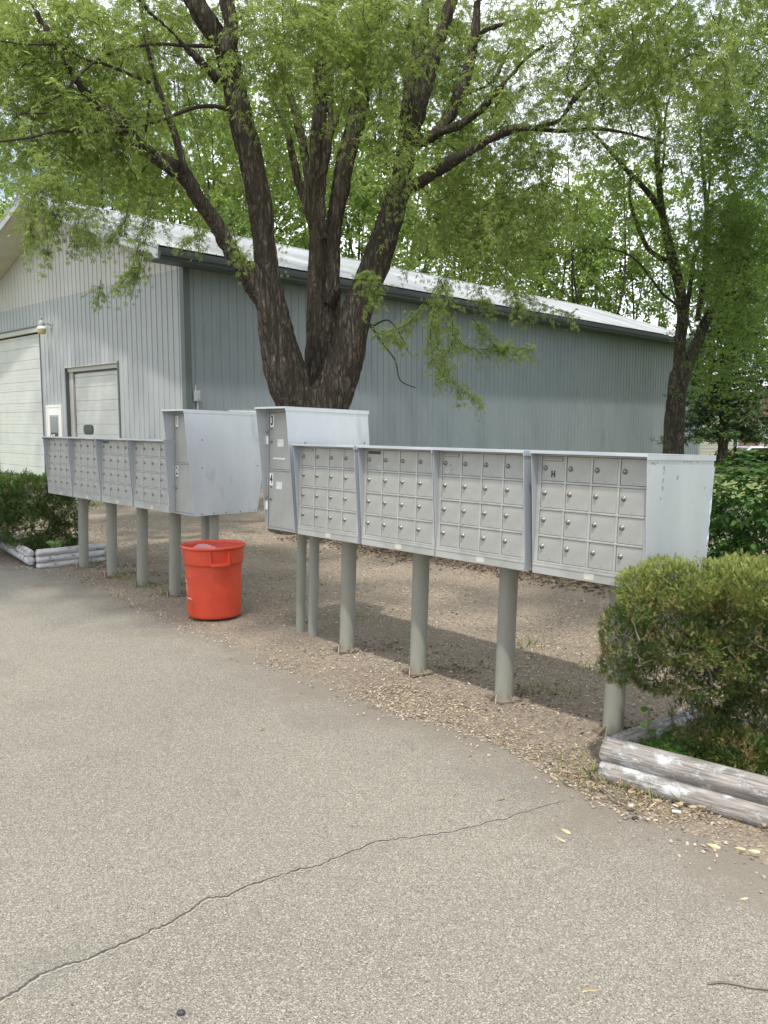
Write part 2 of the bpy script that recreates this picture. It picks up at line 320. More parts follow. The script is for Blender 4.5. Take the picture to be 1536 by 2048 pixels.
# ------------------------------------------------------------------ loose litter
def onground(x, y): return np.where(y > edge_y(x), .006, AZ+.001)
def flakes(n, xr, yr, size, cond, flat=.25):
    p = np.c_[rng.uniform(*xr, n), rng.uniform(*yr, n)]; p = p[cond(p[:, 0], p[:, 1])]
    n = len(p); z = onground(p[:, 0], p[:, 1])+.004*rng.random(n)
    d = np.c_[rng.normal(size=(n, 2)), rng.normal(size=n)*flat]; r = rot_from(d, np.tile([0, 0, 1.], (n, 1))+rng.normal(size=(n, 3))*.35)
    return np.c_[p, z], r, rng.uniform(size[0], size[1], n)
FL = [(-.3,-1,0),(.28,-.9,.05),(.36,.1,.18),(.1,1,.05),(-.3,.3,.0)]; FLF = [(0,1,2,4),(4,2,3,3)]
def litter(name, n, xr, yr, size, cond, m, label, tmpl=FL, faces=[(0,1,2,4),(2,3,4,4)], flat=.25):
    P, r, s = flakes(n, xr, yr, size, cond, flat); V, F, k = scatter(tmpl, [f for f in faces if len(set(f)) == 4], P, r, s)
    tri = [f[:3] for f in faces if len(set(f)) == 3]; F3 = scatter(tmpl, tri, P, r, s)[1] if tri else np.zeros((0, 3), int)
    o = link(name, npmesh(name, V, [F, F3], attrs={'rnd': np.repeat(rng.random(len(P)), k)}), m)
    return tag(o, label, 'litter', kind='stuff')
dens = lambda x, y: np.array([mnoise.noise(Vector((a*1.3, b*1.3, 7))) for a, b in zip(x, y)])
M_chip = leafmat('seed_chips', [(.13,.095,.065),(.30,.24,.165),(.46,.38,.26),(.20,.16,.12),(.52,.45,.34)], 0)
M_grit = leafmat('gravel_bits', [(.20,.18,.16),(.38,.36,.33),(.12,.10,.09),(.46,.42,.36),(.30,.26,.21)], 0, .8)
litter('seed_litter', 120000, (-6, 4.8), (2.6, 13), (.005, .013), lambda x, y: (y > edge_y(x)-.12) & (rng.random(len(x)) < .5+1.3*dens(x, y)+.15), M_chip, 'small tan and brown seed flakes scattered on the bare soil', )
litter('seed_litter', 13000, (-.2, 1.3), (3.0, 4.7), (.004, .0095), lambda x, y: (y > edge_y(x)-.05) & (y-edge_y(x) < .55), M_chip, 'thick pale drift of dry seed flakes beside the asphalt in front of the posts')
def grit_t():
    return [(-1,-.8,0),(1,-.7,0),(.9,.8,0),(-.8,.9,0),(-.5,-.4,.9),(.5,-.4,1),(.4,.5,.9),(-.5,.4,.8)], [(4,5,6,7),(0,1,5,4),(1,2,6,5),(2,3,7,6),(3,0,4,7)]
gv, gf = grit_t()
litter('gravel_litter', 16000, (-6, 2.2), (2.2, 10), (.003, .008), lambda x, y: (np.abs(y-edge_y(x)+.02) < .12+.22*rng.random(len(x))**2), M_grit, 'fine gravel lying along the ragged asphalt edge', gv, gf, .05)
litter('gravel_litter', 1500, (-2.5, 1.6), (1.6, 5), (.0015, .0035), lambda x, y: y < edge_y(x), M_grit, 'sparse loose grit on the pale asphalt', gv, gf, .05)
litter('soil_clods', 260, (-3.5, 2.2), (3.5, 9), (.005, .014), lambda x, y: (y > edge_y(x)+.3) & (dens(x, y) > .05), noisy('clod_soil', (.10,.075,.055), (.15,.115,.085), 20), 'dark crumbs of soil around the posts', gv, gf, .1)
# ------------------------------------------------------------------ mailboxes
RZ = math.atan2(-.734, .68); RM = (-1.06, 6.31); RS = (.6796, -.7336)
KX, KY = .0184, .0198                       # the whole row leans a little to the right
def sh(p): return (p[0]+KX*p[2], p[1]+KY*p[2], p[2])
def part(mb, name, mt, parent, loc=(0, 0, 0), bevel=0): return mb.build(name, mt, parent, sh(loc), xf=sh, bevel=bevel)
def share(o_src, name, parent, loc):
    o = bpy.data.objects.new(name, o_src.data); COL.objects.link(o); o.parent = parent; o.location = sh(loc)
    for md in o_src.modifiers:
        b = o.modifiers.new(md.name, md.type)
        b.width = md.width; b.segments = md.segments; b.limit_method = md.limit_method
    return o
def housing_mb(W, side, zt, zr, zb, yf, yr, dents=False):
    """open-fronted hood: two tapering sides, top, back and bottom"""
    mb = MB()
    for x in (0, W-.003):
        mb.prism(side, x, x+.003, 'x')
    t = .004
    mb.prism([(yf-.006, zt+.001), (yr+.006, zr+.001), (yr+.006, zr+t+.001), (yf-.006, zt+t+.001)], -.005, W+.005, 'x')
    for x in (-.005, W+.0005):               # folded flange along both top edges
        mb.prism([(yf-.006, zt+.0005), (yf-.004, zt-.022), (yr+.004, zr-.022), (yr+.006, zr+.0005)], x, x+.0045, 'x')
    mb.box(-.0045, W+.0045, yf-.0065, yf-.0045, zt-.008, zt+.0045)
    return mb
def screws(side_pts, W, hs):
    first = None
    for (y, z) in side_pts:
        if first is None:
            mb = MB(); V = [(.004, .0055*math.cos(a), .0055*math.sin(a)) for a in np.linspace(0, 2*math.pi, 9)[:-1]]
            mb.add([(.0008, v[1], v[2]) for v in V] + V, [tuple(range(8, 16))] + [(i, (i+1) % 8, 8+(i+1) % 8, 8+i) for i in range(8)])
            first = part(mb, 'screw', M_screw, hs, (W, y, z))
        else: share(first, 'screw', hs, (W, y, z))
def lock_mb(r=.0095, l=.010):
    mb = MB(); seg = 14
    def ring(rr, y): return [(rr*math.cos(2*math.pi*k/seg), y, rr*math.sin(2*math.pi*k/seg)) for k in range(seg)]
    V = ring(r*1.35, 0)+ring(r*1.35, -.002)+ring(r, -.003)+ring(r, -l)+ring(r*.8, -l-.002)
    mb.add(V, [(a*seg+k, a*seg+(k+1) % seg, (a+1)*seg+(k+1) % seg, (a+1)*seg+k) for a in range(4) for k in range(seg)]+[tuple(range(4*seg, 5*seg))[::-1]], 0, True)
    mb.box(-.0014, .0014, -l-.0035, -l-.001, -r*.55, r*.55, 1)
    return mb
def glyph(txt, size, name, mt, parent, loc, bold=.0012, sx=.75, shx=True):
    me, V = text_mesh(txt, size, 0.0006, 4, bold, sx)
    W_ = np.stack([V[:, 0], -V[:, 2], V[:, 1]], 1)
    W_[:, 0] += KX*W_[:, 2]; W_[:, 1] += KY*W_[:, 2]
    me.vertices.foreach_set('co', W_.astype(np.float32).ravel()); me.name = name; me.update()
    return link(name, me, mt, parent, sh(loc))

def post_parts(root, px, py, r=.052, plate=True, top=.80):
    mb = MB(); prof = [(px+0, py, -.05), (px, py, .03), (px, py, top*.5), (px, py, top)]
    mb.tube([(0, 0, z) for _, _, z in prof], [r*1.01, r, r, r], 24)
    p = part(mb, 'post', M_post, root, (px, py, 0))
    if plate:
        q = MB(); a = .5; h = .105
        q.prism([(h*math.cos(a+k*math.pi/2), h*math.sin(a+k*math.pi/2)) for k in range(4)], 0, .012, 'z')
        for k in range(4):
            c, s = math.cos(a+.78+k*math.pi/2), math.sin(a+.78+k*math.pi/2)
            q.add([(c*.05, s*.05, .01), (c*.10, s*.10, .01), (c*.05, s*.05, .05), (c*.05-s*.006, s*.05+c*.006, .01), (c*.10-s*.006, s*.10+c*.006, .01), (c*.05-s*.006, s*.05+c*.006, .05)],
                  [(0,1,2), (5,4,3), (0,3,4,1), (1,4,5,2), (2,5,3,0)])
        part(q, 'base_plate', M_rust, p, (0, 0, .004))
        q = MB(); q.tube([(0, 0, -.03), (.002, .001, .055)], .0035, 6)
        part(q, 'anchor_rod', M_tape, p, (.012, -.085, 0))
    return p

def make_unit(W):
    zt, zr, zb = 1.415, 1.392, .80
    root = empty('mailbox_cluster', (0, 0, 0), RZ)
    side = [(-.28, zt), (-.225, zb+.02), (-.222, zb), (.33, zb+.012), (.345, .93), (.352, 1.05), (.350, 1.16), (.356, 1.24), (.362, 1.33), (.365, zr)]
    h = housing_mb(W, side, zt, zr, zb, -.28, .365)
    h.box(.003, W-.003, -.222, .33, zb+.0015, zb+.0045)
    h.prism([(.33, zb+.012), (.3455, 1.1), (.362, zr-.002), (.359, zr-.002), (.3425, 1.1), (.327, zb+.012)], .003, W-.003, 'x')
    hs = part(h, 'housing', M_housing, root)
    screws([(-.22, zt-.012), (-.02, zt-.014), (.17, zt-.016), (.31, zt-.017), (-.15, .93), (.27, .86), (.10, zb+.02), (-.12, zb+.02)], W, hs)
    # frame
    x0, x1 = .003, W-.003; st = .024; yF = -.2265; yB = -.19; zl, zh = .868, 1.394; dv, dh_ = .013, .0095
    f = MB()
    f.box(x0, x0+st, yF, yB, zl, zh); f.box(x1-st, x1, yF, yB, zl, zh)
    f.box(x0, x1, yF, yB, zh, zt-.006); f.box(x0, x1, yF, yB, zl-.010, zl)
    dw = (x1-x0-2*st-3*dv)/4; dhh = (zh-zl-3*dh_)/4
    for i in range(1, 4):
        xx = x0+st+i*dw+(i-1)*dv; f.box(xx, xx+dv, yF+.0005, yB, zl, zh)
        zz = zl+i*dhh+(i-1)*dh_; f.box(x0+st, x1-st, yF-.0015, yB, zz, zz+dh_)
    part(f, 'door_frame', M_rail, root, bevel=.0015)
    b = MB(); b.box(x0, x1, -.231, -.19, zb+.005, zl-.0105); b.box(x0, x1, -.234, -.231, zb+.045, zb+.049)
    rail = part(b, 'bottom_rail', M_rail, root)
    t = MB(); t.box(-.027, .027, -.0008, 0, -.017, .017); part(t, 'paper_label', M_tape, rail, (W*.53, -.2312, zb+.030))
    b = MB(); b.box(x0, x1, -.185, -.182, zl, zh); part(b, 'inner_panel', M_black, root)
    d0 = lk0 = None
    for r_ in range(4):
        for c_ in range(4):
            lx = x0+st+c_*(dw+dv); lz = zl+r_*(dhh+dh_)
            if d0 is None:
                m = MB(); m.box(.0015, dw-.0015, 0, .006, .0015, dhh-.0015)
                d = d0 = part(m, 'mailbox_door', M_door, root, (lx, -.2235, lz), bevel=.002)
            else: d = share(d0, 'mailbox_door', root, (lx, -.2235, lz))
            kz = .60*dhh if r_ < 3 else .52*dhh
            k = (dw*.17, -.0002, kz)
            if lk0 is None: lk = lk0 = part(lock_mb(), 'lock', [M_lock, M_lockin], d, k)
            else: lk = share(lk0, 'lock', d, k)
            if r_ == 3 and c_ == 0:
                d['slot'] = 1
    return root, dw, dhh
def slot_of(root): return [c for c in root.children if c.get('slot')][0]
def add_slot(root, dw, dhh, m):
    d = slot_of(root); q = MB(); x0, x1, z0, z1 = dw*.09, dw*.92, dhh*.80, dhh*.93; r = (z1-z0)/2
    poly = [(x0+r+r*math.cos(a), (z0+z1)/2+r*math.sin(a)) for a in np.linspace(math.pi/2, 3*math.pi/2, 7)] + [(x1-r+r*math.cos(a), (z0+z1)/2+r*math.sin(a)) for a in np.linspace(-math.pi/2, math.pi/2, 7)]
    q.prism(poly, -.0035, .001, 'y', 0)
    ins = [(x0+r+(x-x0-r)*.97, (z0+z1)/2+(z-(z0+z1)/2)*.5) for x, z in poly]; q.prism(ins, -.0038, -.0034, 'y', 1)
    part(q, 'mail_slot', m, d)
    return d
def place(root, s, off, px):
    root.location = (RM[0]+RS[0]*s, RM[1]+RS[1]*s, 0)
    post_parts(root, off, 0)
brass2 = [M_brass, M_inner]; blk2 = [M_black, M_black]
WR = .626
protoR, dwR, dhR = make_unit(WR)
WL = .664
protoL, dwL, dhL = make_unit(WL)
def dot(d, x, z, r, m, name='stain_dot'):
    q = MB(); q.prism([(r*math.cos(a), r*math.sin(a)) for a in np.linspace(0, 2*math.pi, 11)[:-1]], -.0008, .0004, 'y'); return part(q, name, m, d, (x, 0, z))
def ringmark(d, x, z, r, m):
    q = MB(); n = 20
    V = [(rr*math.cos(2*math.pi*k/n), y, rr*math.sin(2*math.pi*k/n)) for rr, y in ((r, -.0003), (r, -.0012), (r*.8, -.0012), (r*.8, -.0003)) for k in range(n)]
    q.add(V, [(a*n+k, a*n+(k+1) % n, (a+1)*n+(k+1) % n, (a+1)*n+k) for a in range(3) for k in range(n)]); return part(q, 'round_sticker', m, d, (x, 0, z))
grp = 'mailbox clusters standing in the row'
us = []
for i, (s, pp) in enumerate([(.907, 1.183), (1.569, 1.87), (2.203, 2.553), (2.877, 3.25)]):
    u = protoR if i == 3 else copy_tree(protoR); us.append((u, s, pp))
for i, (s, pp) in enumerate([(-3.611, -3.24), (-2.927, -2.534), (-2.243, -1.859), (-1.559, -1.223)]):
    u = protoL if i == 3 else copy_tree(protoL); us.append((u, s, pp))
labs = ['grey sixteen-door mailbox cluster tucked in front of the tall locker marked 3 and 4',
 'grey mailbox cluster with a black mail slot, right of the small pair of thin poles',
 'grey mailbox cluster with a dotted top-left door, next to the end one marked H',
 'grey mailbox cluster marked H with a dented bright side panel, behind the clipped juniper',
 'shaded mailbox cluster farthest from the camera, above the white log border by the left shrub',
 'shaded mailbox cluster second from the far left end, brass slot, no black slot',
 'shaded mailbox cluster with a black mail slot in the far left row',
 'shaded mailbox cluster touching the left side of the locker marked 1 and 2']
for i, (u, s, pp) in enumerate(us):
    place(u, s, pp-s, 0); L_ = i >= 4; dw, dh = (dwL, dhL) if L_ else (dwR, dhR)
    tag(u, labs[i], 'mailboxes', grp)
    d = add_slot(u, dw, dh, blk2 if i in (1, 6) else brass2)
    if i == 3: glyph('H', .042, 'letter_mark', M_black, d, (dw*.52, -.0012, dh*.28), .002, .8)
    if i == 1: ringmark(d, dw*.86, dh*.16, .012, M_fadedtape); glyph('B', .014, 'letter_mark', M_inner, d, (dw*.86, -.0012, dh*.16))
    if i == 2:
        dot(d, dw*.46, dh*.44, .0035, M_black); dot(d, dw*.55, dh*.24, .0030, M_black); dot(d, dw*.70, dh*.34, .0018, M_screw); ringmark(d, dw*.28, dh*.2, .012, M_fadedtape)
    if i == 7: dot(d, dw*.6, dh*.3, .005, M_screw)
for o in list(bpy.data.objects):
    if o.get('slot'): del o['slot']
# the dented end panel of the last unit: rust pocks, seam and a flange torn outward at the rear edge
endu = us[3][0]; W = WR
q = MB()
for (y, z, r) in [(-.13, 1.355, .006), (-.125, 1.345, .005), (-.128, 1.33, .004), (-.13, 1.30, .006), (-.132, 1.29, .004), (-.13, 1.265, .006), (-.128, 1.255, .004), (-.142, 1.215, .005), (.0, 1.30, .006), (.006, 1.31, .004), (.09, 1.374, .004), (.12, 1.372, .005), (.06, 1.373, .004), (-.24, 1.377, .005), (-.22, 1.376, .006), (-.19, 1.377, .004), (.19, 1.37, .004), (-.16, .925, .006), (.25, .93, .004), (-.21, 1.37, .003), (.28, 1.24, .006)]:
    V = [(W+.0012, y+r*(.6+.5*R.random())*math.cos(a), z+r*(.6+.7*R.random())*math.sin(a)) for a in np.linspace(0, 2*math.pi, 8)[:-1]]; q.add(V, [tuple(range(7))])
part(q, 'rust_spots', mat('rust_grey', (.17,.16,.14), .8), endu)
q = MB()  # crumpled edge flange
zz = np.linspace(.84, 1.34, 15)
for a in range(14):
    b0, b1 = .010*math.sin(a*1.3)*(1 if 3 < a < 10 else .2), .010*math.sin((a+1)*1.3)*(1 if 3 < a+1 < 10 else .2)
    y0, y1 = .344+.02*(zz[a]-.84)/.5, .344+.02*(zz[a+1]-.84)/.5
    q.add([(W+.0012+max(0, b0), y0-.014, zz[a]), (W+.002+max(0, -b0)*.6, y0+.006-abs(b0), zz[a]), (W+.002+max(0, -b1)*.6, y1+.006-abs(b1), zz[a+1]), (W+.0012+max(0, b1), y1-.014, zz[a+1]),
           (W-.001, y0-.014, zz[a]), (W-.001, y0+.006-abs(b0), zz[a]), (W-.001, y1+.006-abs(b1), zz[a+1]), (W-.001, y1-.014, zz[a+1])], [(0,1,2,3), (7,6,5,4), (1,5,6,2), (0,3,7,4), (0,4,5,1), (3,2,6,7)])
part(q, 'bent_edge', M_housing, endu)

def make_locker(s0, W, nums, labels, label, extra):
    zt, zr, zb = 1.664, 1.642, .795
    root = empty('parcel_locker', (RM[0]+RS[0]*s0, RM[1]+RS[1]*s0, 0), RZ, label, 'parcel locker', 'tall parcel lockers in the mailbox row')
    side = [(-.28, zt), (-.225, 1.2), (-.185, zb+.02), (-.178, zb), (.43, zb-.004), (.455, .92), (.485, 1.15), (.495, 1.3), (.485, 1.45), (.47, 1.58), (.468, zr)]
    h = housing_mb(W, side, zt, zr, zb, -.28, .468)
    h.box(.003, W-.003, -.178, .43, zb+.0015, zb+.0045)
    h.prism([(.43, zb), (.492, 1.3), (.465, zr-.002), (.462, zr-.002), (.489, 1.3), (.427, zb)], .003, W-.003, 'x')
    hs = part(h, 'housing', M_housing, root)
    screws([(-.12, zt-.011), (.33, zt-.014), (-.11, 1.42), (-.11, 1.19), (-.11, .81), (0, .808), (.12, .806), (.26, .804), (.41, .803), (.43, 1.19), (.44, 1.41)], W, hs); hs.data.materials[0] = M_silver
    f = MB(); x0, x1 = .003, W-.003; st = .022; yF, yB = -.180, -.13
    f.box(x0, x0+st, yF-.004, yB, zb+.005, zt-.03); f.box(x1-st, x1, yF, yB, zb+.005, zt-.03); f.box(x0, x1, yF-.001, yB, zt-.03, zt-.004); f.box(x0, x1, yF, yB, 1.218, 1.228); f.box(x0, x1, yF, yB, zb+.0055, zb+.016)
    part(f, 'door_frame', M_inner, root, bevel=.0015)
    for i, (z0, z1) in enumerate(((1.230, zt-.032), (zb+.018, 1.216))):
        m = MB(); m.box(0, x1-x0-2*st-.003, 0, .006, 0, z1-z0)
        d = part(m, 'locker_door', M_inner, root, (x0+st+.0015, -.176, z0), bevel=.002)
        hh = z1-z0
        p = MB(); p.box(-.020, .020, -.001, 0, -.043, .043); nl = part(p, 'number_plate', M_white, d, (.030, -.0003, hh-.060))
        glyph(nums[i], .092, 'number', M_black, nl, (0, -.0012, 0), .0042, .60)
        q = MB(); q.prism([(.006*math.cos(a), .006*math.sin(a)) for a in np.linspace(0, 2*math.pi, 11)[:-1]], -.0015, .0004, 'y'); part(q, 'keyhole', M_black, d, (.028, 0, hh-.118))
        if i == 1 or extra: part(lock_mb(.009, .011), 'lock', [M_lock, M_lockin], d, (.028, -.0003, hh-.20 if i else hh-.205))
        if extra:
            p = MB(); p.box(-.036, .036, -.001, 0, -.026, .026); part(p, 'faded_label', M_fadedtape, d, (.125 if i else .135, -.0003, hh-.10 if i else hh-.215))
            if not i:
                p = MB(); p.box(-.07, .07, -.001, 0, -.006, .006); part(p, 'tape_strip', M_inner if 0 else M_fadedtape, d, (.12, -.0003, hh-.325))
    if extra:
        for z in (1.435, .965):
            p = MB(); p.box(-.011, .011, -.0035, 0, -.030, .030); part(p, 'latch_tape', M_white, root, (x0+.011, -.1843, z))
            p = MB(); n = 14
            p.tube([(.013*math.cos(t*.7)+.002*t, -.004-.002*math.sin(t*2), .009*math.sin(t*.9)+.002*t) for t in np.linspace(0, 9, 22)], .0012, 5); part(p, 'twisted_wire', M_screw, root, (x0+.008, -.1843, z+.05))
    for dx in (-.075, .075):
        mb = MB(); mb.tube([(0, 0, -.05), (0, 0, .4), (0, 0, zb)], .0365, 18); part(mb, 'post', M_post, root, (W/2+dx, .07, 0))
    return root
lk1 = make_locker(-.920, .355, '12', None, 'tall grey parcel locker with doors numbered 1 and 2, above the red can', False)
lk2 = make_locker(.458, .358, '34', None, 'tall grey parcel locker with doors numbered 3 and 4, in front of the big tree', True)

# ------------------------------------------------------------------ red can
M_red = noisy('red_plastic', (.56,.064,.028), (.48,.050,.022), 6, 4, .38, 0, .06, 40, c3=(.36,.055,.035), s3=11, lo3=.62, hi3=.8)
M_redw = mat('print_white', (.72,.55,.50), .5)
can = empty('trash_can', (-1.372, 6.44, .02), 0, 'round red plastic trash can with a clear liner, standing between the two tall lockers', 'trash can')
b = MB(); H_ = .575; seg = 64
prof = [(0, .004), (.196, .004), (.205, .0), (.211, .008), (.214, .03), (.2235, .38), (.2255, .415), (.2285, .423), (.236, .428), (.2385, .44), (.2425, .545), (.2435, .55), (.252, .552), (.2555, .560), (.2555, .568), (.251, .575), (.244, .575), (.2405, .568), (.239, .55), (.2345, .43), (.221, .42), (.208, .03), (.200, .015), (0, .015)]
b.lathe(prof, seg); body = b.build('body', M_red, can)
for a0 in (math.radians(-68), math.radians(112)):
    hb = MB(); ang = .30
    def P(r, a, z): return (r*math.cos(a0+a), r*math.sin(a0+a), z)
    A = [-.27, .29]
    # bracket: two flared cheeks and a lower grip bar
    for sgn, am in ((-1, -.27), (1, .29)):
        k = .02*sgn
        V = [P(.238, am+.03*0, .545), P(.272, am, .545), P(.285, am*.86, .452), P(.233, am*.86, .452), P(.238, am+k, .545), P(.272, am+k, .545), P(.285, am*.86+k, .452), P(.233, am*.86+k, .452)]
        hb.add(V, [(0,1,2,3), (7,6,5,4), (0,4,5,1), (1,5,6,2), (2,6,7,3), (3,7,4,0)])
    aa = np.linspace(-.27*.86-.02, .29*.86+.02, 9)
    for i in range(8):
        V = [P(r, a, z) for a in (aa[i], aa[i+1]) for r, z in ((.232, .452), (.287, .452), (.287, .436), (.232, .430))]
        hb.add(V, [(0,1,5,4), (1,2,6,5), (2,3,7,6), (3,0,4,7)]+([(0,3,2,1)] if i == 0 else [])+([(4,5,6,7)] if i == 7 else []))
    hb.build('handle', M_red, can)
# liner bag
M_bag = bpy.data.materials.new('clear_liner'); M_bag.use_nodes = True; nb = M_bag.node_tree; pb = nb.nodes['Principled BSDF']
pb.inputs['Base Color'].default_value = (.85,.82,.88,1); pb.inputs['Roughness'].default_value = .2
tr = N(nb, 'ShaderNodeBsdfTransparent'); mx = N(nb, 'ShaderNodeMixShader'); mx.inputs[0].default_value = .42
nb.links.new(tr.outputs[0], mx.inputs[1]); nb.links.new(pb.outputs[0], mx.inputs[2]); nb.links.new(mx.outputs[0], nb.nodes['Material Output'].inputs[0])
b = MB(); n = 90; zs = [.52, .50, .44, .36, .26, .16]
V = []
for j, z in enumerate(zs):
    for k in range(n):
        a = 2*math.pi*k/n; fold = .010*math.sin(k*2.1)+.006*math.sin(k*5.3+j); r = (.226-.004*j)-abs(fold)-.012
        lo = .03*math.sin(a*3+1)
        V.append((r*math.cos(a), r*math.sin(a), z+lo*(j == 0)+.004*math.sin(k*3.3)))
b.add(V, [(j*n+k, j*n+(k+1) % n, (j+1)*n+(k+1) % n, (j+1)*n+k) for j in range(5) for k in range(n) if not (j < 2 and 8 < k < 22)], 0, True)
b.add([(.2*math.cos(a), .2*math.sin(a), .16+.02*math.sin(a*4)) for a in np.linspace(0, 2*math.pi, 30)[:-1]]+[(0, 0, .20)], [(i, (i+1) % 29, 29) for i in range(29)])
b.build('bin_liner', M_bag, can)
# printed lettering wrapped on the left of the can
def wraptext(txt, size, z, a0, parent):
    me, V = text_mesh(txt, size, 0, 3, .0008, .9); r = .2155+.0095*(z-.03)/.35+.0012
    a = a0+V[:, 0]/r; W_ = np.stack([r*np.cos(a), r*np.sin(a), z+V[:, 1]], 1); me.vertices.foreach_set('co', W_.astype(np.float32).ravel()); me.name = 'printed_text'; me.update()
    return link('printed_text', me, M_redw, parent)
aw = math.radians(-151)
wraptext('M', .016, .315, aw-.08, body); wraptext('NELLE', .024, .288, aw-.06, body)
wraptext('of', .015, .192, aw+.01, body); wraptext('onia, Iowa', .019, .160, aw+.18, body)
rg = MB()
for rr in (.030, .016):
    m_ = 24
    for k in range(m_):
        pts = []
        for q_ in (0, 1):
            for w_ in (-.0016, .0016):
                t = 2*math.pi*(k+q_)/m_; u = (rr+w_)*math.cos(t)*.9; v = (rr+w_)*math.sin(t); r = .2225; a = aw-.02+u/r; pts.append((r*math.cos(a), r*math.sin(a), .236+v))
        rg.add(pts, [(0,1,3,2)])
rg.build('printed_emblem', M_redw, body)
# ------------------------------------------------------------------ metal shed
GA = math.atan2(.718, .696)
shed = empty('metal_shed', (-4.324, 17.924, 0), GA, 'long grey ribbed metal shed with white gable and pale ribbed roof behind the trees', 'shed')
LEN, WID, RID, SLP = 27.0, 12.1, 6.05, .34
def roofz(y): return 5.354+SLP*(y if y <= RID else 2*RID-y)
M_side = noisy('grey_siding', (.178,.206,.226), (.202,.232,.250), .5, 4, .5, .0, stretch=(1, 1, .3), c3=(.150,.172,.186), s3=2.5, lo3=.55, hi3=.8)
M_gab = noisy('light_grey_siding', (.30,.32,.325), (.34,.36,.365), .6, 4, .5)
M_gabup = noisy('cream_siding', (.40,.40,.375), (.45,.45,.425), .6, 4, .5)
M_trim = mat('dark_trim', (.075,.095,.09), .5); M_gut = mat('gutter_dark', (.028,.034,.038), .6)
M_fasc = noisy('fascia_grey', (.30,.33,.34), (.36,.39,.40), 2, 3, .5)
M_roof = noisy('galvanised_roof', (.30,.31,.31), (.44,.45,.45), .9, 5, .38, .25, stretch=(1, .3, 1), c3=(.20,.21,.21), s3=2.0, lo3=.6, hi3=.8)
M_dpan = noisy('door_panel_white', (.44,.45,.42), (.50,.51,.48), 1.5, 4, .55, c3=(.50,.51,.47), s3=1.2, lo3=.55, hi3=.8)
M_beige = mat('door_casing', (.40,.395,.36), .6); M_soff = noisy('soffit_cream', (.50,.47,.40), (.56,.53,.46), 2, 3, .7)
M_glass = mat('dark_glass', (.03,.04,.04), .1)
def rib_t(t0, t1, per=.2286, h=.016):
    T = [(t0, 0.)]; k = math.ceil(t0/per)
    while True:
        a = k*per
        if a+.04 > t1: break
        if a > t0+.001: T += [(a, 0), (a+.009, h), (a+.024, h), (a+.033, 0), (a+.13, 0), (a+.136, .002), (a+.15, .002), (a+.156, 0)] if a+.16 < t1 else [(a, 0), (a+.009, h), (a+.024, h), (a+.033, 0)]
        k += 1
    T.append((t1, 0.)); return T
def wall(mb, t0, t1, zbot, ztop, holes, P, h=.016):
    T = rib_t(t0, t1, h=h); ex = []
    for a, b, c, d in holes: ex += [a, b]
    def off(t):
        return float(np.interp(t, [x[0] for x in T], [x[1] for x in T]))
    TT = sorted(set([x[0] for x in T]+ex+([RID] if t0 < RID < t1 else [])))
    for a, b in zip(TT, TT[1:]):
        if b-a < 1e-6: continue
        m = (a+b)/2; iv = [(None, None)]
        hs = [(c, d) for (p, q, c, d) in holes if p < m < q]
        segs = [[zbot(a), ztop(a), zbot(b), ztop(b)]]
        for c, d in hs:
            new = []
            for s in segs:
                if c > s[0]+1e-3: new.append([s[0], c, s[2], c])
                if d < s[1]-1e-3: new.append([d, s[1], d, s[3]])
            segs = new
        oa, ob = off(a), off(b)
        for s in segs: mb.add([P(a, oa, s[0]), P(b, ob, s[2]), P(b, ob, s[3]), P(a, oa, s[1])], [(0,1,2,3)])
DL = (7.40, 11.06, 0, 4.25); DS = (3.03, 5.91, 0, 3.04)
SPL = 4.93
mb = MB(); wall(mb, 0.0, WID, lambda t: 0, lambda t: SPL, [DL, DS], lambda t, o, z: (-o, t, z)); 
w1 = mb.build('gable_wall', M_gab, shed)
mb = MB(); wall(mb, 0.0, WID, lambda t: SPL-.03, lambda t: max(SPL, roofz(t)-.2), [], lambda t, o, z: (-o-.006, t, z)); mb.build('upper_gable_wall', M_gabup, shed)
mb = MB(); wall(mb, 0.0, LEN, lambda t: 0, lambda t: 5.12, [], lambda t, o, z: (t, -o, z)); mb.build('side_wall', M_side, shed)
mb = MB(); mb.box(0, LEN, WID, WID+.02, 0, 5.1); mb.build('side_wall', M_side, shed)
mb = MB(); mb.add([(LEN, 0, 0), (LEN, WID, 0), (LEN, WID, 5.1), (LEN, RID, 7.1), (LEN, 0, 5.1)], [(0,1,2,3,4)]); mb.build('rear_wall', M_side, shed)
# roof: ribs run up the slope
for sgn in (0, 1):
    mb = MB(); T = rib_t(-.95, LEN+.35, .2286, .022)
    ya, yb = -.56, RID; za, zb_ = roofz(ya), roofz(yb)
    if sgn: ya = 2*RID+.56
    n = len(T); V = [(t, ya, za+o) for t, o in T]+[(t, yb, zb_+o) for t, o in T]+[(t, ya, za-.012) for t, o in T]
    mb.add(V, [(i, i+1, n+i+1, n+i) for i in range(n-1)]+[(2*n+i, 2*n+i+1, i+1, i) for i in range(n-1)])
    mb.build('roof', M_roof, shed)
mb = MB(); mb.prism([(RID-.16, roofz(RID-.16)+.026), (RID, roofz(RID)+.034), (RID+.16, roofz(RID-.16)+.026), (RID, roofz(RID)+.024)], -.96, LEN+.36, 'x'); mb.build('ridge_cap', M_roof, shed)
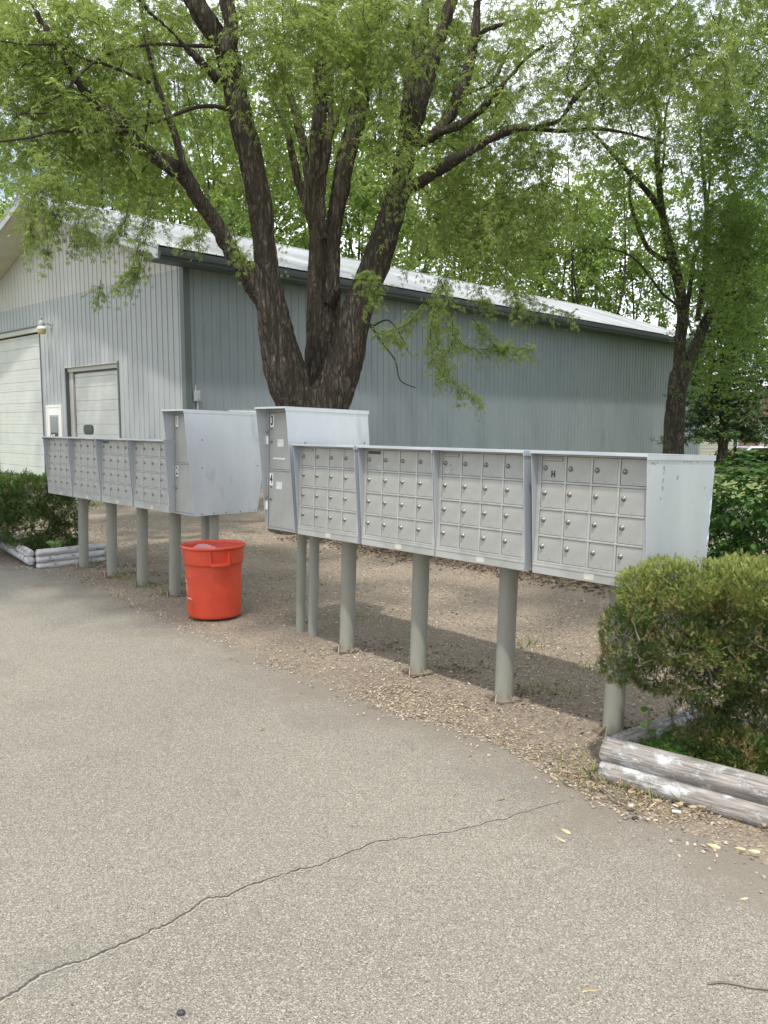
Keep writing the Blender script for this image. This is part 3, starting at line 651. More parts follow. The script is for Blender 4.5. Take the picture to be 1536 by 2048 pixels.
# rake boards, drip line and soffits at both gable slopes
for sgn in (0, 1):
    f = (lambda y: y) if not sgn else (lambda y: 2*RID-y)
    ya, yb = -.56, RID
    def band(x0, x1, d0, d1, m, name, y0=ya, y1=yb):
        q = MB(); q.prism([(f(y0), roofz(y0)-d1), (f(y1), roofz(y1)-d1), (f(y1), roofz(y1)-d0), (f(y0), roofz(y0)-d0)], x0, x1, 'x'); return q.build(name, m, shed)
    band(-.955, -.925, .005, .275, M_fasc, 'rake_board'); band(-.962, -.9555, .0, .022, M_roof, 'rake_trim'); band(-.960, -.9555, .075, .09, M_trim, 'drip_line')
    q = MB(); n = 38
    for i in range(n):
        a, b_ = ya+.02+(yb-ya-.02)*i/n, ya+.02+(yb-ya-.02)*(i+1)/n-.006
        q.prism([(f(a), roofz(a)-.255), (f(b_), roofz(b_)-.255), (f(b_), roofz(b_)-.245), (f(a), roofz(a)-.245)], -.925, -.02, 'x')
    q.prism([(f(ya+.02), roofz(ya)-.235), (f(yb), roofz(yb)-.242), (f(yb), roofz(yb)-.238), (f(ya+.02), roofz(ya)-.231)], -.925, -.02, 'x')
    q.build('soffit', M_soff, shed)
q = MB(); q.prism([(-.66, 5.02), (-.655, 4.96), (-.63, 4.93), (-.62, 4.87), (-.56, 4.87), (-.56, 5.03)], -.93, LEN+.3, 'x'); q.prism([(-.56, 4.88), (-.56, 5.12), (-.545, 5.12), (-.545, 4.88)], -.93, LEN+.3, 'x'); q.build('gutter', M_gut, shed)
q = MB(); q.box(-.92, LEN+.3, -.545, -.025, 4.90, 4.915); q.build('eave_soffit', M_trim, shed)
q = MB(); q.box(-.035, .0, .0, .12, 0, 4.925); q.box(-.035, .13, -.03, .0, 0, 4.90); q.box(-.037, .132, -.033, .0, 3.60, 3.62); q.build('corner_trim', M_trim, shed)
q = MB(); q.box(LEN-.12, LEN+.03, -.03, .0, 0, 4.9); q.build('corner_trim', M_gab, shed)
def section_door(name, y0, y1, ztop, x, mt):
    d = MB(); zs = [0.03]; z = .05
    k = 0; base = [.05]
    while base[-1] < ztop: base.append(base[-1]+(.26 if k % 2 == 0 else .357)); k += 1
    base = [b for b in base if b < ztop-.05]+[ztop]
    for a, b_ in zip(base, base[1:]):
        d.box(x, x+.03, y0, y1, a+.006, b_-.006)
        for t in (.33, .66): zc = a+(b_-a)*t; d.box(x-.002, x, y0, y1, zc-.004, zc+.004)
    d.box(x+.010, x+.028, y0, y1, .02, ztop-.002, 1)
    return d.build(name, [mt, M_fasc], shed, bevel=.0)
ld = section_door('overhead_door', 7.46, 11.0, 4.10, .10, M_dpan)
q = MB(); q.box(-.02, .10, 7.34, 7.40, 0, 4.27); q.box(0, .12, 7.40, 7.46, 0, 4.25, 1); q.build('door_edge', [M_black, M_black], shed)
q = MB(); q.box(-.022, .10, 7.40, 11.2, 4.25, 4.30); q.build('door_edge', M_trim, shed); q = MB(); q.box(-.012, .10, 7.42, 11.1, 4.13, 4.247); q.build('door_header', M_beige, shed)
sd_ = section_door('overhead_door', 3.05, 5.66, 2.88, .15, M_dpan)
q = MB(); n = 28; ww, hh = .27, .125
poly = [(4.98+ww*(abs(math.cos(a))**.5)*math.copysign(1, math.cos(a)), 1.405+hh*(abs(math.sin(a))**.5)*math.copysign(1, math.sin(a))) for a in np.linspace(0, 2*math.pi, n+1)[:-1]]
q.prism(poly, .135, .152, 'x', 0); q.prism([(4.98+(y-4.98)*.88, 1.405+(z-1.405)*.8) for y, z in poly], .131, .136, 'x', 1); q.build('door_window', [M_gut, M_glass], sd_)
q = MB(); q.box(-.02, .16, 2.965, 3.03, 0, 3.08); q.box(.0, .15, 5.905, 5.93, 0, 3.04); q.box(.155, .17, 5.60, 5.91, 0, 3.04, 0); q.box(.16, .2, 3.03, 5.7, 2.7, 3.04); q.build('door_edge', M_trim, shed)
q = MB(); q.box(.10, .15, 5.68, 5.90, 0, 2.95); q.box(.06, .14, 3.03, 5.9, 2.93, 3.035); q.box(-.012, .06, 3.03, 5.92, 3.035, 3.075); q.build('door_casing', M_beige, shed)
q = MB(); q.box(1.2, 1.3, .05, WID-.05, 0, 4.5); q.build('inner_partition', M_trim, shed)
# man door
q = MB(); q.box(-.035, -.018, 6.22, 7.06, .03, 2.01); md = q.build('entry_door', mat('white_door', (.70,.70,.66), .5), shed, bevel=.004)
q = MB(); 
for a in ((-.045, .0, 6.16, 6.22, 0, 2.07), (-.045, .0, 7.06, 7.12, 0, 2.07), (-.045, .0, 6.22, 7.06, 2.01, 2.07)): q.box(*a)
q.build('door_frame', MATS['white_door'], md)
q = MB(); q.box(-.046, -.034, 6.36, 6.90, 1.0, 1.80, 0); q.box(-.049, -.046, 6.41, 6.85, 1.05, 1.75, 1)
for i in range(16): q.box(-.053, -.050, 6.42, 6.84, 1.32+i*.027, 1.335+i*.027, 2)
q.box(-.056, -.050, 6.42, 6.85, 1.05, 1.29, 3); q.box(-.058, -.056, 6.60, 6.67, 1.07, 1.27, 4); q.box(-.058, -.056, 6.74, 6.80, 1.08, 1.26, 4)
q.build('door_window', [M_fasc, M_glass, M_gab, M_black, M_white], md)
q = MB(); q.tube([(-.035, 6.99, 1.12), (-.09, 6.99, 1.12), (-.09, 6.90, 1.12)], .012, 8); q.box(-.042, -.035, 6.965, 7.015, 1.05, 1.19); q.build('handle', M_lock, md)
# yard lamp on the gable
lt = link('wall_lamp', None, None, shed, (-.27, 6.60, 4.12)) if False else None
q = MB(); q.lathe([(0, .44), (.03, .44), (.035, .40), (.02, .39), (.022, .36), (.075, .33), (.08, .25), (.085, .20), (.0, .20)], 20, 0, -.28, 6.60)
for v in range(len(q.v)): x, y, z = q.v[v]; q.v[v] = (x, y, z+3.98)
lm = q.build('wall_lamp', M_fasc, shed)
q = MB(); q.lathe([(.085, .20), (.125, .16), (.128, .12), (.12, .11)], 24, 0, -.28, 6.60); q.v = [(x, y, z+3.98) for x, y, z in q.v]; q.build('lamp_collar', M_white, lm)
q = MB(); q.lathe([(.118, .11), (.11, .03), (.09, -.005), (0, -.012)], 24, 0, -.28, 6.60); q.v = [(x, y, z+3.98) for x, y, z in q.v]; q.build('lamp_lens', mat('amber_lens', (.50,.42,.16), .25), lm)
q = MB(); q.tube([(-.22, 6.6, 4.24), (-.12, 6.6, 4.27), (-.01, 6.6, 4.22)], .022, 10); q.box(-.02, .0, 6.54, 6.66, 4.14, 4.30); q.build('lamp_arm', M_fasc, lm)
# meter box, conduit and window on the long side
q = MB(); q.box(.16, .30, -.09, -.016, 2.05, 2.28); q.box(.18, .28, -.10, -.09, 2.08, 2.25); q.build('electric_box', M_fasc, shed, bevel=.006)
q = MB(); q.tube([(.24, -.05, 2.06), (.24, -.05, .2)], .022, 10); q.tube([(.20, -.05, 2.28), (.20, -.05, 2.4)], .015, 8); q.build('conduit', M_fasc, shed)
q = MB()
for a in ((1.10, 2.30, -.05, -.0, 1.80, 1.86), (1.10, 1.16, -.05, 0, 1.0, 1.80), (2.24, 2.30, -.05, 0, 1.0, 1.80), (1.10, 2.30, -.05, 0, .94, 1.0), (1.68, 1.71, -.045, 0, 1.0, 1.8)): q.box(*a)
wi = q.build('window', MATS['white_door'], shed)
q = MB(); q.box(1.16, 2.24, -.03, -.018, 1.0, 1.80); q.build('pane', M_glass, wi)
# ------------------------------------------------------------------ trees
M_bark = barkmat('maple_bark', (.038,.031,.024), (.170,.142,.113), (.255,.220,.180), 14, .16, .02)
M_bark2 = barkmat('young_bark', (.026,.023,.017), (.105,.096,.070), (.17,.155,.12), 13, .3, .015, (.075,.095,.035))
M_twig = mat('twig_bark', (.048,.040,.031), .9, 0, .15)
M_leaf = leafmat('maple_leaves', [(.140,.195,.062),(.195,.255,.085),(.242,.308,.108),(.298,.358,.14),(.36,.40,.19)], .6, tcol=(1.66,1.64,1.1))
M_leafy = leafmat('yellow_green_leaves', [(.14,.22,.035),(.21,.30,.05),(.27,.36,.075)], .5)
M_leafd = leafmat('deeper_leaves', [(.105,.170,.048),(.155,.230,.065),(.21,.29,.09)], .52, tcol=(1.4,1.45,.75))
M_leaffar = leafmat('far_leaves', [(.16,.23,.07),(.23,.31,.10),(.30,.36,.14)], .55, tcol=(1.4,1.4,.8))
M_needle = leafmat('spruce_needles', [(.020,.045,.018),(.045,.085,.028),(.08,.12,.04)], .1)

def star(l=1.0):
    V = [(0, 0, 0)]; F = []
    for ang, r in ((0, 1.), (46, .86), (-46, .86), (98, .5), (-98, .5)):
        a = math.radians(ang); d = (math.sin(a), math.cos(a)); p = (d[1], -d[0]); b = len(V); wv = .105*r+.015
        V += [(d[0]*r*.48+p[0]*wv, d[1]*r*.48+p[1]*wv, .05*r), (d[0]*r, d[1]*r, -.10*r), (d[0]*r*.48-p[0]*wv, d[1]*r*.48-p[1]*wv, .05*r)]
        F.append((0, b, b+1, b+2))
    return V, F
STAR = star(); STAR3 = (STAR[0][:10], STAR[1][:3])
KITE = ([(0,0,0),(.42,.5,.1),(0,1,-.05),(-.42,.5,.1)], [(0,1,2,3)])
TWO = ([(0,0,0),(.30,.45,.08),(.05,1,-.05),(-.28,.5,.08),(.1,-.1,0),(.75,.25,.1),(1.0,-.3,-.05),(.45,-.35,.05)], [(0,1,2,3),(4,5,6,7)])

def remeshed(mb, name, voxel):
    o = mb.build(name, None); md = o.modifiers.new('r', 'REMESH'); md.mode = 'VOXEL'; md.voxel_size = voxel; md.use_smooth_shade = True
    s = o.modifiers.new('s', 'SMOOTH'); s.iterations = 3; s.factor = .6
    me = bpy.data.meshes.new_from_object(o.evaluated_get(bpy.context.evaluated_depsgraph_get())); bpy.data.objects.remove(o); me.name = name
    return me
def barkify(me, amp):
    n = len(me.vertices); V = np.zeros(n*3, np.float32); me.vertices.foreach_get('co', V); V = V.reshape(-1, 3)
    Nn = np.zeros(n*3, np.float32); me.vertices.foreach_get('normal', Nn); Nn = Nn.reshape(-1, 3)
    d = np.array([abs(mnoise.noise(Vector((v[0]*13, v[1]*13, v[2]*2.2))))*1.6 + abs(mnoise.noise(Vector((v[0]*26, v[1]*26, v[2]*5))))*.8 + mnoise.noise(Vector((v[0]*3, v[1]*3, v[2]*1.4+9)))*1.4 for v in V])
    V += Nn*(d[:, None]-.6)*amp; me.vertices.foreach_set('co', V.ravel()); me.update()
    me.polygons.foreach_set('use_smooth', np.ones(len(me.polygons), bool))
def smoothpath(P, sub=4):
    P = [np.array(p, float) for p in P]; out = []
    for i in range(len(P)-1):
        p0, p1, p2, p3 = P[max(i-1, 0)], P[i], P[i+1], P[min(i+2, len(P)-1)]
        for k in range(sub):
            t = k/sub; out.append(.5*((2*p1)+(-p0+p2)*t+(2*p0-5*p1+4*p2-p3)*t*t+(-p0+3*p1-3*p2+p3)*t**3))
    out.append(P[-1]); return np.array(out)
class Twigs:
    """many thin tapering branchlets in one mesh, 4-sided"""
    def __init__(s): s.V = []; s.F = []; s.n = 0
    def add(s, pts, r0, r1):
        pts = np.asarray(pts); n = len(pts); t = np.gradient(pts, axis=0); t /= np.linalg.norm(t, axis=1, keepdims=True)+1e-9
        a = np.array([0, 0, 1.]) if abs(t[0, 2]) < .8 else np.array([1., 0, 0]); u = np.cross(t, a); u /= np.linalg.norm(u, axis=1, keepdims=True)+1e-9; v = np.cross(t, u)
        r = np.linspace(r0, r1, n)[:, None]; ring = np.stack([pts+u*r, pts+v*r, pts-u*r, pts-v*r], 1).reshape(-1, 3)
        i = np.arange(n-1)[:, None]*4; k = np.arange(4)[None]; F = np.stack([i+k, i+(k+1) % 4, i+4+(k+1) % 4, i+4+k], -1).reshape(-1, 4)
        s.V.append(ring); s.F.append(F+s.n); s.n += len(ring)
    def mesh(s, name): return npmesh(name, np.concatenate(s.V), [np.concatenate(s.F)], smooth=True)
def clump_pts(C):
    out = []
    for (x, y, z, rx, ry, rz, k) in C:
        d = rng.normal(size=(k, 3)); d /= np.linalg.norm(d, axis=1, keepdims=True); r = rng.random((k, 1))**(1/2.4)
        out.append(np.array([x, y, z])+d*r*np.array([rx, ry, rz]))
    return np.concatenate(out)
def grow(nodes, att, tw, sag=.12, r_a=.0045, r_b=.0022, maxseg=.9):
    """join every attractor to the nearest wood; returns end points and directions"""
    NP = [np.asarray(nodes)]; ends = []
    d0 = np.min(np.linalg.norm(att[:, None]-NP[0][None, ::2], axis=2), axis=1); order = np.argsort(d0)
    P = np.asarray(nodes)
    buf = np.zeros((len(P)+len(att)*6, 3)); buf[:len(P)] = P; m = len(P)
    for j in order:
        a = att[j]; dd = np.linalg.norm(buf[:m]-a, axis=1)+.35*np.maximum(0, buf[:m, 2]-a[2]+.2); i = int(np.argmin(dd)); s = buf[i].copy(); L_ = np.linalg.norm(a-s)
        if L_ < .05: ends.append((a, np.array([0, 0, -1.]))); continue
        k = 6; t = np.linspace(0, 1, k)[:, None]; bow = np.array([rng.normal()*.10, rng.normal()*.10, sag])*L_
        pts = s+(a-s)*t+bow*(4*t*(1-t))*.6; pts[1:-1] += rng.normal(size=(k-2, 3))*.03*L_
        r = min(.035, r_a+.006*L_) ; tw.add(pts, r, r_b); buf[m:m+4] = pts[2:]; m += 4
        ends.append((a, (pts[-1]-pts[-2])/np.linalg.norm(pts[-1]-pts[-2])))
    return ends
def sprays(ends, tw, per=4, ln=(.35, .7), step=.045, droop=.7, size=(.045, .07), jitter=.03, spread=.9, twigr=.0018, front=False):
    """leafy drooping twigs at the branch ends -> leaf positions, directions, sizes, shade"""
    P, D, S, C = [], [], [], []
    for a, d in ends:
        if front and rng.random() < .0: continue
        hue = rng.random()*.45
        for q in range(per):
            L_ = rng.uniform(*ln); dd = d*.7+rng.normal(size=3)*spread; dd[2] -= .25; dd /= np.linalg.norm(dd)
            n = max(3, int(L_/step)); t = np.linspace(0, 1, n)[:, None]
            pts = a+dd*L_*t+np.array([0, 0, -1.])*droop*L_*t*t*.6
            if tw is not None: tw.add(pts[::max(1, n//4)] if n > 5 else pts, twigr, .001)
            side = np.cross(np.gradient(pts, axis=0), [0, 0, 1.]); side /= np.linalg.norm(side, axis=1, keepdims=True)+1e-9
            sg = np.where(np.arange(n) % 2 == 0, 1, -1)[:, None]
            for rep in (1, -1):
                keep = rng.random(n) < .85
                pp = pts+side*sg*rep*rng.uniform(.012, .05, (n, 1))+rng.normal(size=(n, 3))*jitter*.5
                dr = side*sg*rep*.8+dd*.6+np.array([0, 0, -.75])+rng.normal(size=(n, 3))*.35
                P.append(pp[keep]); D.append(dr[keep]); S.append(rng.uniform(size[0], size[1], n)[keep]); C.append(np.clip(hue+rng.normal(size=n)*.16+.12, 0, 1)[keep])
    return np.concatenate(P), np.concatenate(D), np.concatenate(S), np.concatenate(C)
def leafmesh(name, P, D, S, C, T, m, parent):
    up = np.tile([0, 0, 1.], (len(P), 1))+rng.normal(size=(len(P), 3))*.5
    Rm = rot_from(D, up); V, F, k = scatter(T[0], T[1], P, Rm, S)
    return link(name, npmesh(name, V, [F], attrs={'rnd': np.repeat(C, k)}), m, parent)
def limb_tree(name, label, LIMBS, base, barkm, voxel, amp, thick=.042, trunk_name='trunk', sub=4):
    root = empty(name, base, 0, label, 'tree'); off = np.array(base)
    big = MB(); tw = Twigs(); nodes = []
    for k, L_ in LIMBS.items():
        p = smoothpath(L_, sub); xyz = p[:, :3]-off; r = np.abs(p[:, 3])
        nodes.append(xyz[::2] if k != 'trunk' else xyz[-2:])
        if r.max() >= thick or k in ('trunk',):
            big.tube([tuple(q) for q in xyz], [max(q, voxel*1.05) for q in r], 20)
        else: 
            t_ = MB(); t_.tube([tuple(q) for q in xyz], list(r), 8)
            tw.V.append(np.array(t_.v)); tw.F.append(np.array([f for f in t_.f if len(f) == 4])+tw.n); tw.n += len(t_.v)
    me = remeshed(big, trunk_name, voxel); barkify(me, amp)
    link(trunk_name, me, barkm, root)
    return root, np.concatenate(nodes), tw

MAPLE = {
 'trunk': [(-1.039, 11.9, -0.236, 0.6978), (-1.035, 11.88, 0.066, 0.605), (-1.036, 11.86, 0.55, 0.5198), (-1.034, 11.84, 1.318, 0.4897), (-1.035, 11.82, 1.787, 0.4743), (-1.031, 11.8, 2.073, 0.4298)],
 'L2': [(-1.162, 11.7, 1.643, 0.3069), (-1.299, 11.627, 2.065, 0.3158), (-1.421, 11.553, 2.41, 0.2924), (-1.523, 11.48, 2.919, 0.2339), (-1.562, 11.407, 3.315, 0.1831), (-1.595, 11.333, 3.637, 0.1679), (-1.626, 11.26, 4.018, 0.1599), (-1.673, 11.187, 4.519, 0.1623), (-1.783, 11.113, 5.135, 0.1612), (-1.863, 11.04, 5.486, 0.1533), (-1.962, 10.967, 6.014, 0.1489), (-2.013, 10.893, 6.286, 0.1479), (-2.164, 10.82, 6.493, 0.1269), (-2.331, 10.747, 6.726, 0.1194), (-2.45, 10.673, 7.011, 0.112), (-2.557, 10.6, 7.375, 0.0981)],
 'L2b': [(-1.969, 10.75, 6.164, 0.0995), (-1.902, 10.7, 6.498, 0.0925), (-1.949, 10.65, 6.767, 0.0855), (-1.962, 10.6, 7.146, 0.072)],
 'L1': [(-1.473, 11.65, 2.592, 0.1798), (-1.623, 11.529, 3.198, 0.1708), (-1.808, 11.409, 3.45, 0.1268), (-1.967, 11.288, 3.708, 0.115), (-2.127, 11.168, 3.998, 0.1103), (-2.264, 11.047, 4.247, 0.1057), (-2.409, 10.926, 4.45, 0.1012), (-2.555, 10.806, 4.716, 0.0934), (-2.745, 10.685, 4.827, 0.0857), (-2.929, 10.565, 4.91, 0.0815), (-3.088, 10.444, 5.038, 0.0741), (-3.217, 10.324, 5.173, 0.0701), (-3.413, 10.203, 5.343, 0.0661), (-3.572, 10.082, 5.496, 0.056), (-3.639, 9.962, 5.632, 0.043), (-3.692, 9.841, 5.747, 0.0334), (-3.789, 9.721, 5.938, 0.024), (-3.898, 9.6, 6.147, 0.0178)],
 'L1b': [(-2.493, 10.6, 4.698, 0.0523), (-2.527, 10.575, 4.841, 0.049), (-2.606, 10.55, 5.133, 0.0456), (-2.704, 10.525, 5.421, 0.039), (-2.811, 10.5, 5.736, 0.0356), (-2.868, 10.475, 6.046, 0.0323), (-2.924, 10.45, 6.353, 0.0258), (-2.957, 10.425, 6.628, 0.0225), (-2.976, 10.4, 6.928, 0.0193)],
 'L3': [(-1.028, 12.0, 1.9, 0.2222), (-0.989, 12.018, 2.336, 0.178), (-0.994, 12.036, 2.677, 0.1486), (-0.989, 12.055, 3.38, 0.1339), (-0.972, 12.073, 3.844, 0.1304), (-0.977, 12.091, 4.27, 0.1269), (-0.981, 12.109, 4.764, 0.1084), (-0.962, 12.127, 5.462, 0.1011), (-0.922, 12.145, 6.154, 0.0975), (-0.882, 12.164, 6.839, 0.0901), (-0.836, 12.182, 7.35, 0.0865), (-0.798, 12.2, 7.925, 0.0753)],
 'L3b': [(-0.863, 12.0, 4.18, 0.0519), (-0.885, 12.05, 4.54, 0.0446), (-0.863, 12.1, 5.109, 0.0411), (-0.776, 12.15, 5.608, 0.0413), (-0.744, 12.2, 6.516, 0.0339), (-0.727, 12.25, 7.383, 0.0302), (-0.712, 12.3, 7.91, 0.0266)],
 'L3b2': [(-0.765, 12.2, 5.659, 0.0264), (-0.635, 12.25, 6.056, 0.0227), (-0.564, 12.3, 6.385, 0.0228), (-0.491, 12.35, 6.92, 0.0191), (-0.469, 12.4, 7.488, 0.0153)],
 'L3c': [(-1.0, 12.1, 4.202, 0.0747), (-1.075, 12.183, 4.784, 0.0714), (-1.135, 12.267, 5.368, 0.0681), (-1.26, 12.35, 5.954, 0.061), (-1.41, 12.433, 6.437, 0.0499), (-1.523, 12.517, 6.923, 0.0386), (-1.599, 12.6, 7.515, 0.0311)],
 'L3d': [(-1.079, 12.2, 4.507, 0.0527), (-1.14, 12.25, 4.731, 0.0567), (-1.244, 12.3, 5.027, 0.0569), (-1.353, 12.35, 5.534, 0.0496), (-1.435, 12.4, 5.866, 0.0421), (-1.584, 12.45, 6.185, 0.0307), (-1.708, 12.5, 6.638, 0.0231)],
 'L4': [(-0.79, 12.0, 2.335, 0.1852), (-0.776, 12.082, 2.919, 0.1492), (-0.764, 12.164, 3.397, 0.1276), (-0.78, 12.245, 3.948, 0.1209), (-0.737, 12.327, 4.466, 0.1294), (-0.65, 12.409, 4.986, 0.1455), (-0.525, 12.491, 5.58, 0.1465), (-0.393, 12.573, 6.139, 0.1397), (-0.305, 12.655, 6.595, 0.125), (-0.208, 12.736, 7.158, 0.1101), (-0.134, 12.818, 7.618, 0.1029), (-0.075, 12.9, 8.22, 0.0876)],
 'stub': [(-0.768, 12.0, 3.265, 0.0889), (-0.689, 11.9, 3.392, 0.0808), (-0.661, 11.8, 3.48, 0.051)],
 'L5': [(-0.85, 11.75, 1.679, 0.3083), (-0.715, 11.713, 2.069, 0.2964), (-0.554, 11.677, 2.454, 0.2739), (-0.423, 11.64, 2.972, 0.2299), (-0.336, 11.603, 3.222, 0.2113), (-0.23, 11.567, 3.49, 0.2035), (-0.104, 11.53, 3.808, 0.1993), (0.014, 11.493, 4.136, 0.1774), (0.109, 11.457, 4.393, 0.1697), (0.197, 11.42, 4.713, 0.1551), (0.27, 11.383, 5.093, 0.1476), (0.362, 11.347, 5.519, 0.1401), (0.532, 11.31, 5.964, 0.1187), (0.659, 11.273, 6.42, 0.0974), (0.831, 11.237, 6.869, 0.0832), (0.954, 11.2, 7.341, 0.0691)],
 'L5b': [(0.337, 11.4, 5.357, 0.0985), (0.554, 11.433, 5.368, 0.0882), (0.779, 11.467, 5.542, 0.0849), (0.974, 11.5, 5.909, 0.0781), (1.136, 11.533, 6.276, 0.0748), (1.215, 11.567, 6.739, 0.0643), (1.26, 11.6, 7.232, 0.0501)],
 'L5e': [(0.273, 11.5, 5.064, 0.1065), (0.303, 11.675, 5.844, 0.0937), (0.43, 11.85, 6.571, 0.0805), (0.574, 12.025, 7.308, 0.0668), (0.614, 12.2, 7.925, 0.0565)],
 'L5c': [(0.183, 11.4, 4.642, 0.1056), (0.414, 11.233, 4.712, 0.0832), (0.657, 11.067, 4.836, 0.0717), (0.969, 10.9, 4.973, 0.0673), (1.27, 10.733, 5.104, 0.0596), (1.56, 10.567, 5.198, 0.0522), (1.842, 10.4, 5.164, 0.0385), (2.113, 10.233, 5.199, 0.0284), (2.262, 10.067, 5.394, 0.0217), (2.395, 9.9, 5.469, 0.0153)],
 'L5c2': [(1.81, 10.5, 5.199, 0.0292), (2.154, 10.36, 5.115, 0.0256), (2.426, 10.22, 5.09, 0.0221), (2.679, 10.08, 5.03, 0.0187), (2.937, 9.94, 4.926, 0.0153), (3.247, 9.8, 4.784, 0.0121)],
 'L5d': [(0.721, 11.4, 5.435, 0.0563), (1.001, 11.3, 5.515, 0.0523), (1.254, 11.2, 5.657, 0.0519), (1.384, 11.1, 5.77, 0.0445), (1.677, 11.0, 6.058, 0.0373), (1.799, 10.9, 6.18, 0.0303), (2.032, 10.8, 6.305, 0.0233)],
 'L5f': [(0.928, 11.5, 5.812, 0.0426), (1.103, 11.375, 5.945, 0.0351), (1.42, 11.25, 6.035, 0.0312), (1.627, 11.125, 6.356, 0.024), (1.811, 11.0, 6.454, 0.0204)],
 'L5g': [(1.189, 11.5, 6.614, 0.0426), (1.328, 11.38, 6.737, 0.0351), (1.64, 11.26, 6.787, 0.0313), (1.945, 11.14, 6.823, 0.0275), (2.307, 11.02, 6.857, 0.0204), (2.673, 10.9, 6.889, 0.0168)],
 'S1': [(-2.01, 10.9, 5.572, 0.0303), (-2.2, 10.738, 5.548, 0.0265), (-2.417, 10.575, 5.452, 0.0228), (-2.69, 10.412, 5.274, 0.0193), (-2.922, 10.25, 5.147, 0.019), (-3.144, 10.088, 5.079, 0.0187), (-3.442, 9.925, 5.117, 0.0153), (-3.786, 9.762, 5.102, 0.0121), (-4.119, 9.6, 5.049, 0.0089)],
 'S2': [(-2.082, 10.7, 6.25, 0.0297), (-2.446, 10.517, 6.175, 0.0227), (-2.765, 10.333, 6.111, 0.0191), (-3.164, 10.15, 5.952, 0.0188), (-3.433, 9.967, 5.717, 0.0154), (-3.728, 9.783, 5.313, 0.0121), (-4.12, 9.6, 5.027, 0.0089)],
 'S3': [(-2.08, 10.8, 5.855, 0.0467), (-2.223, 10.6, 5.971, 0.0425), (-2.419, 10.4, 6.101, 0.0385), (-2.546, 10.2, 6.21, 0.0346), (-2.695, 10.0, 6.284, 0.0278), (-2.834, 9.8, 6.404, 0.0212)],
 'S4': [(-3.079, 10.3, 5.095, 0.0286), (-3.293, 10.08, 5.019, 0.0218), (-3.6, 9.86, 4.943, 0.0213), (-3.747, 9.64, 4.868, 0.0179), (-3.943, 9.42, 4.723, 0.0145), (-4.179, 9.2, 4.607, 0.0114)],
 'S5': [(-2.849, 10.5, 4.908, 0.0227), (-2.94, 10.4, 5.023, 0.0193), (-2.874, 10.3, 5.223, 0.0159), (-2.809, 10.2, 5.416, 0.0126)],
 'S6': [(-2.871, 10.45, 5.716, 0.0226), (-3.054, 10.292, 5.739, 0.0191), (-3.253, 10.133, 5.776, 0.0188), (-3.492, 9.975, 5.787, 0.0154), (-3.717, 9.817, 5.862, 0.0151), (-4.052, 9.658, 5.813, 0.0119), (-4.261, 9.5, 5.775, 0.0088)],
 'N1': [(-0.183, 11.6, 2.933, 0.0215), (-0.056, 11.45, 2.711, 0.0141), (0.151, 11.3, 2.425, 0.0105), (0.218, 11.15, 2.145, 0.0103), (0.417, 11.0, 2.038, 0.0068)],
 'N2': [(-0.183, 11.6, 2.899, 0.0179), (0.048, 11.4, 2.977, 0.0106), (0.217, 11.2, 2.765, 0.0104), (0.314, 11.0, 2.534, 0.0068)],
}
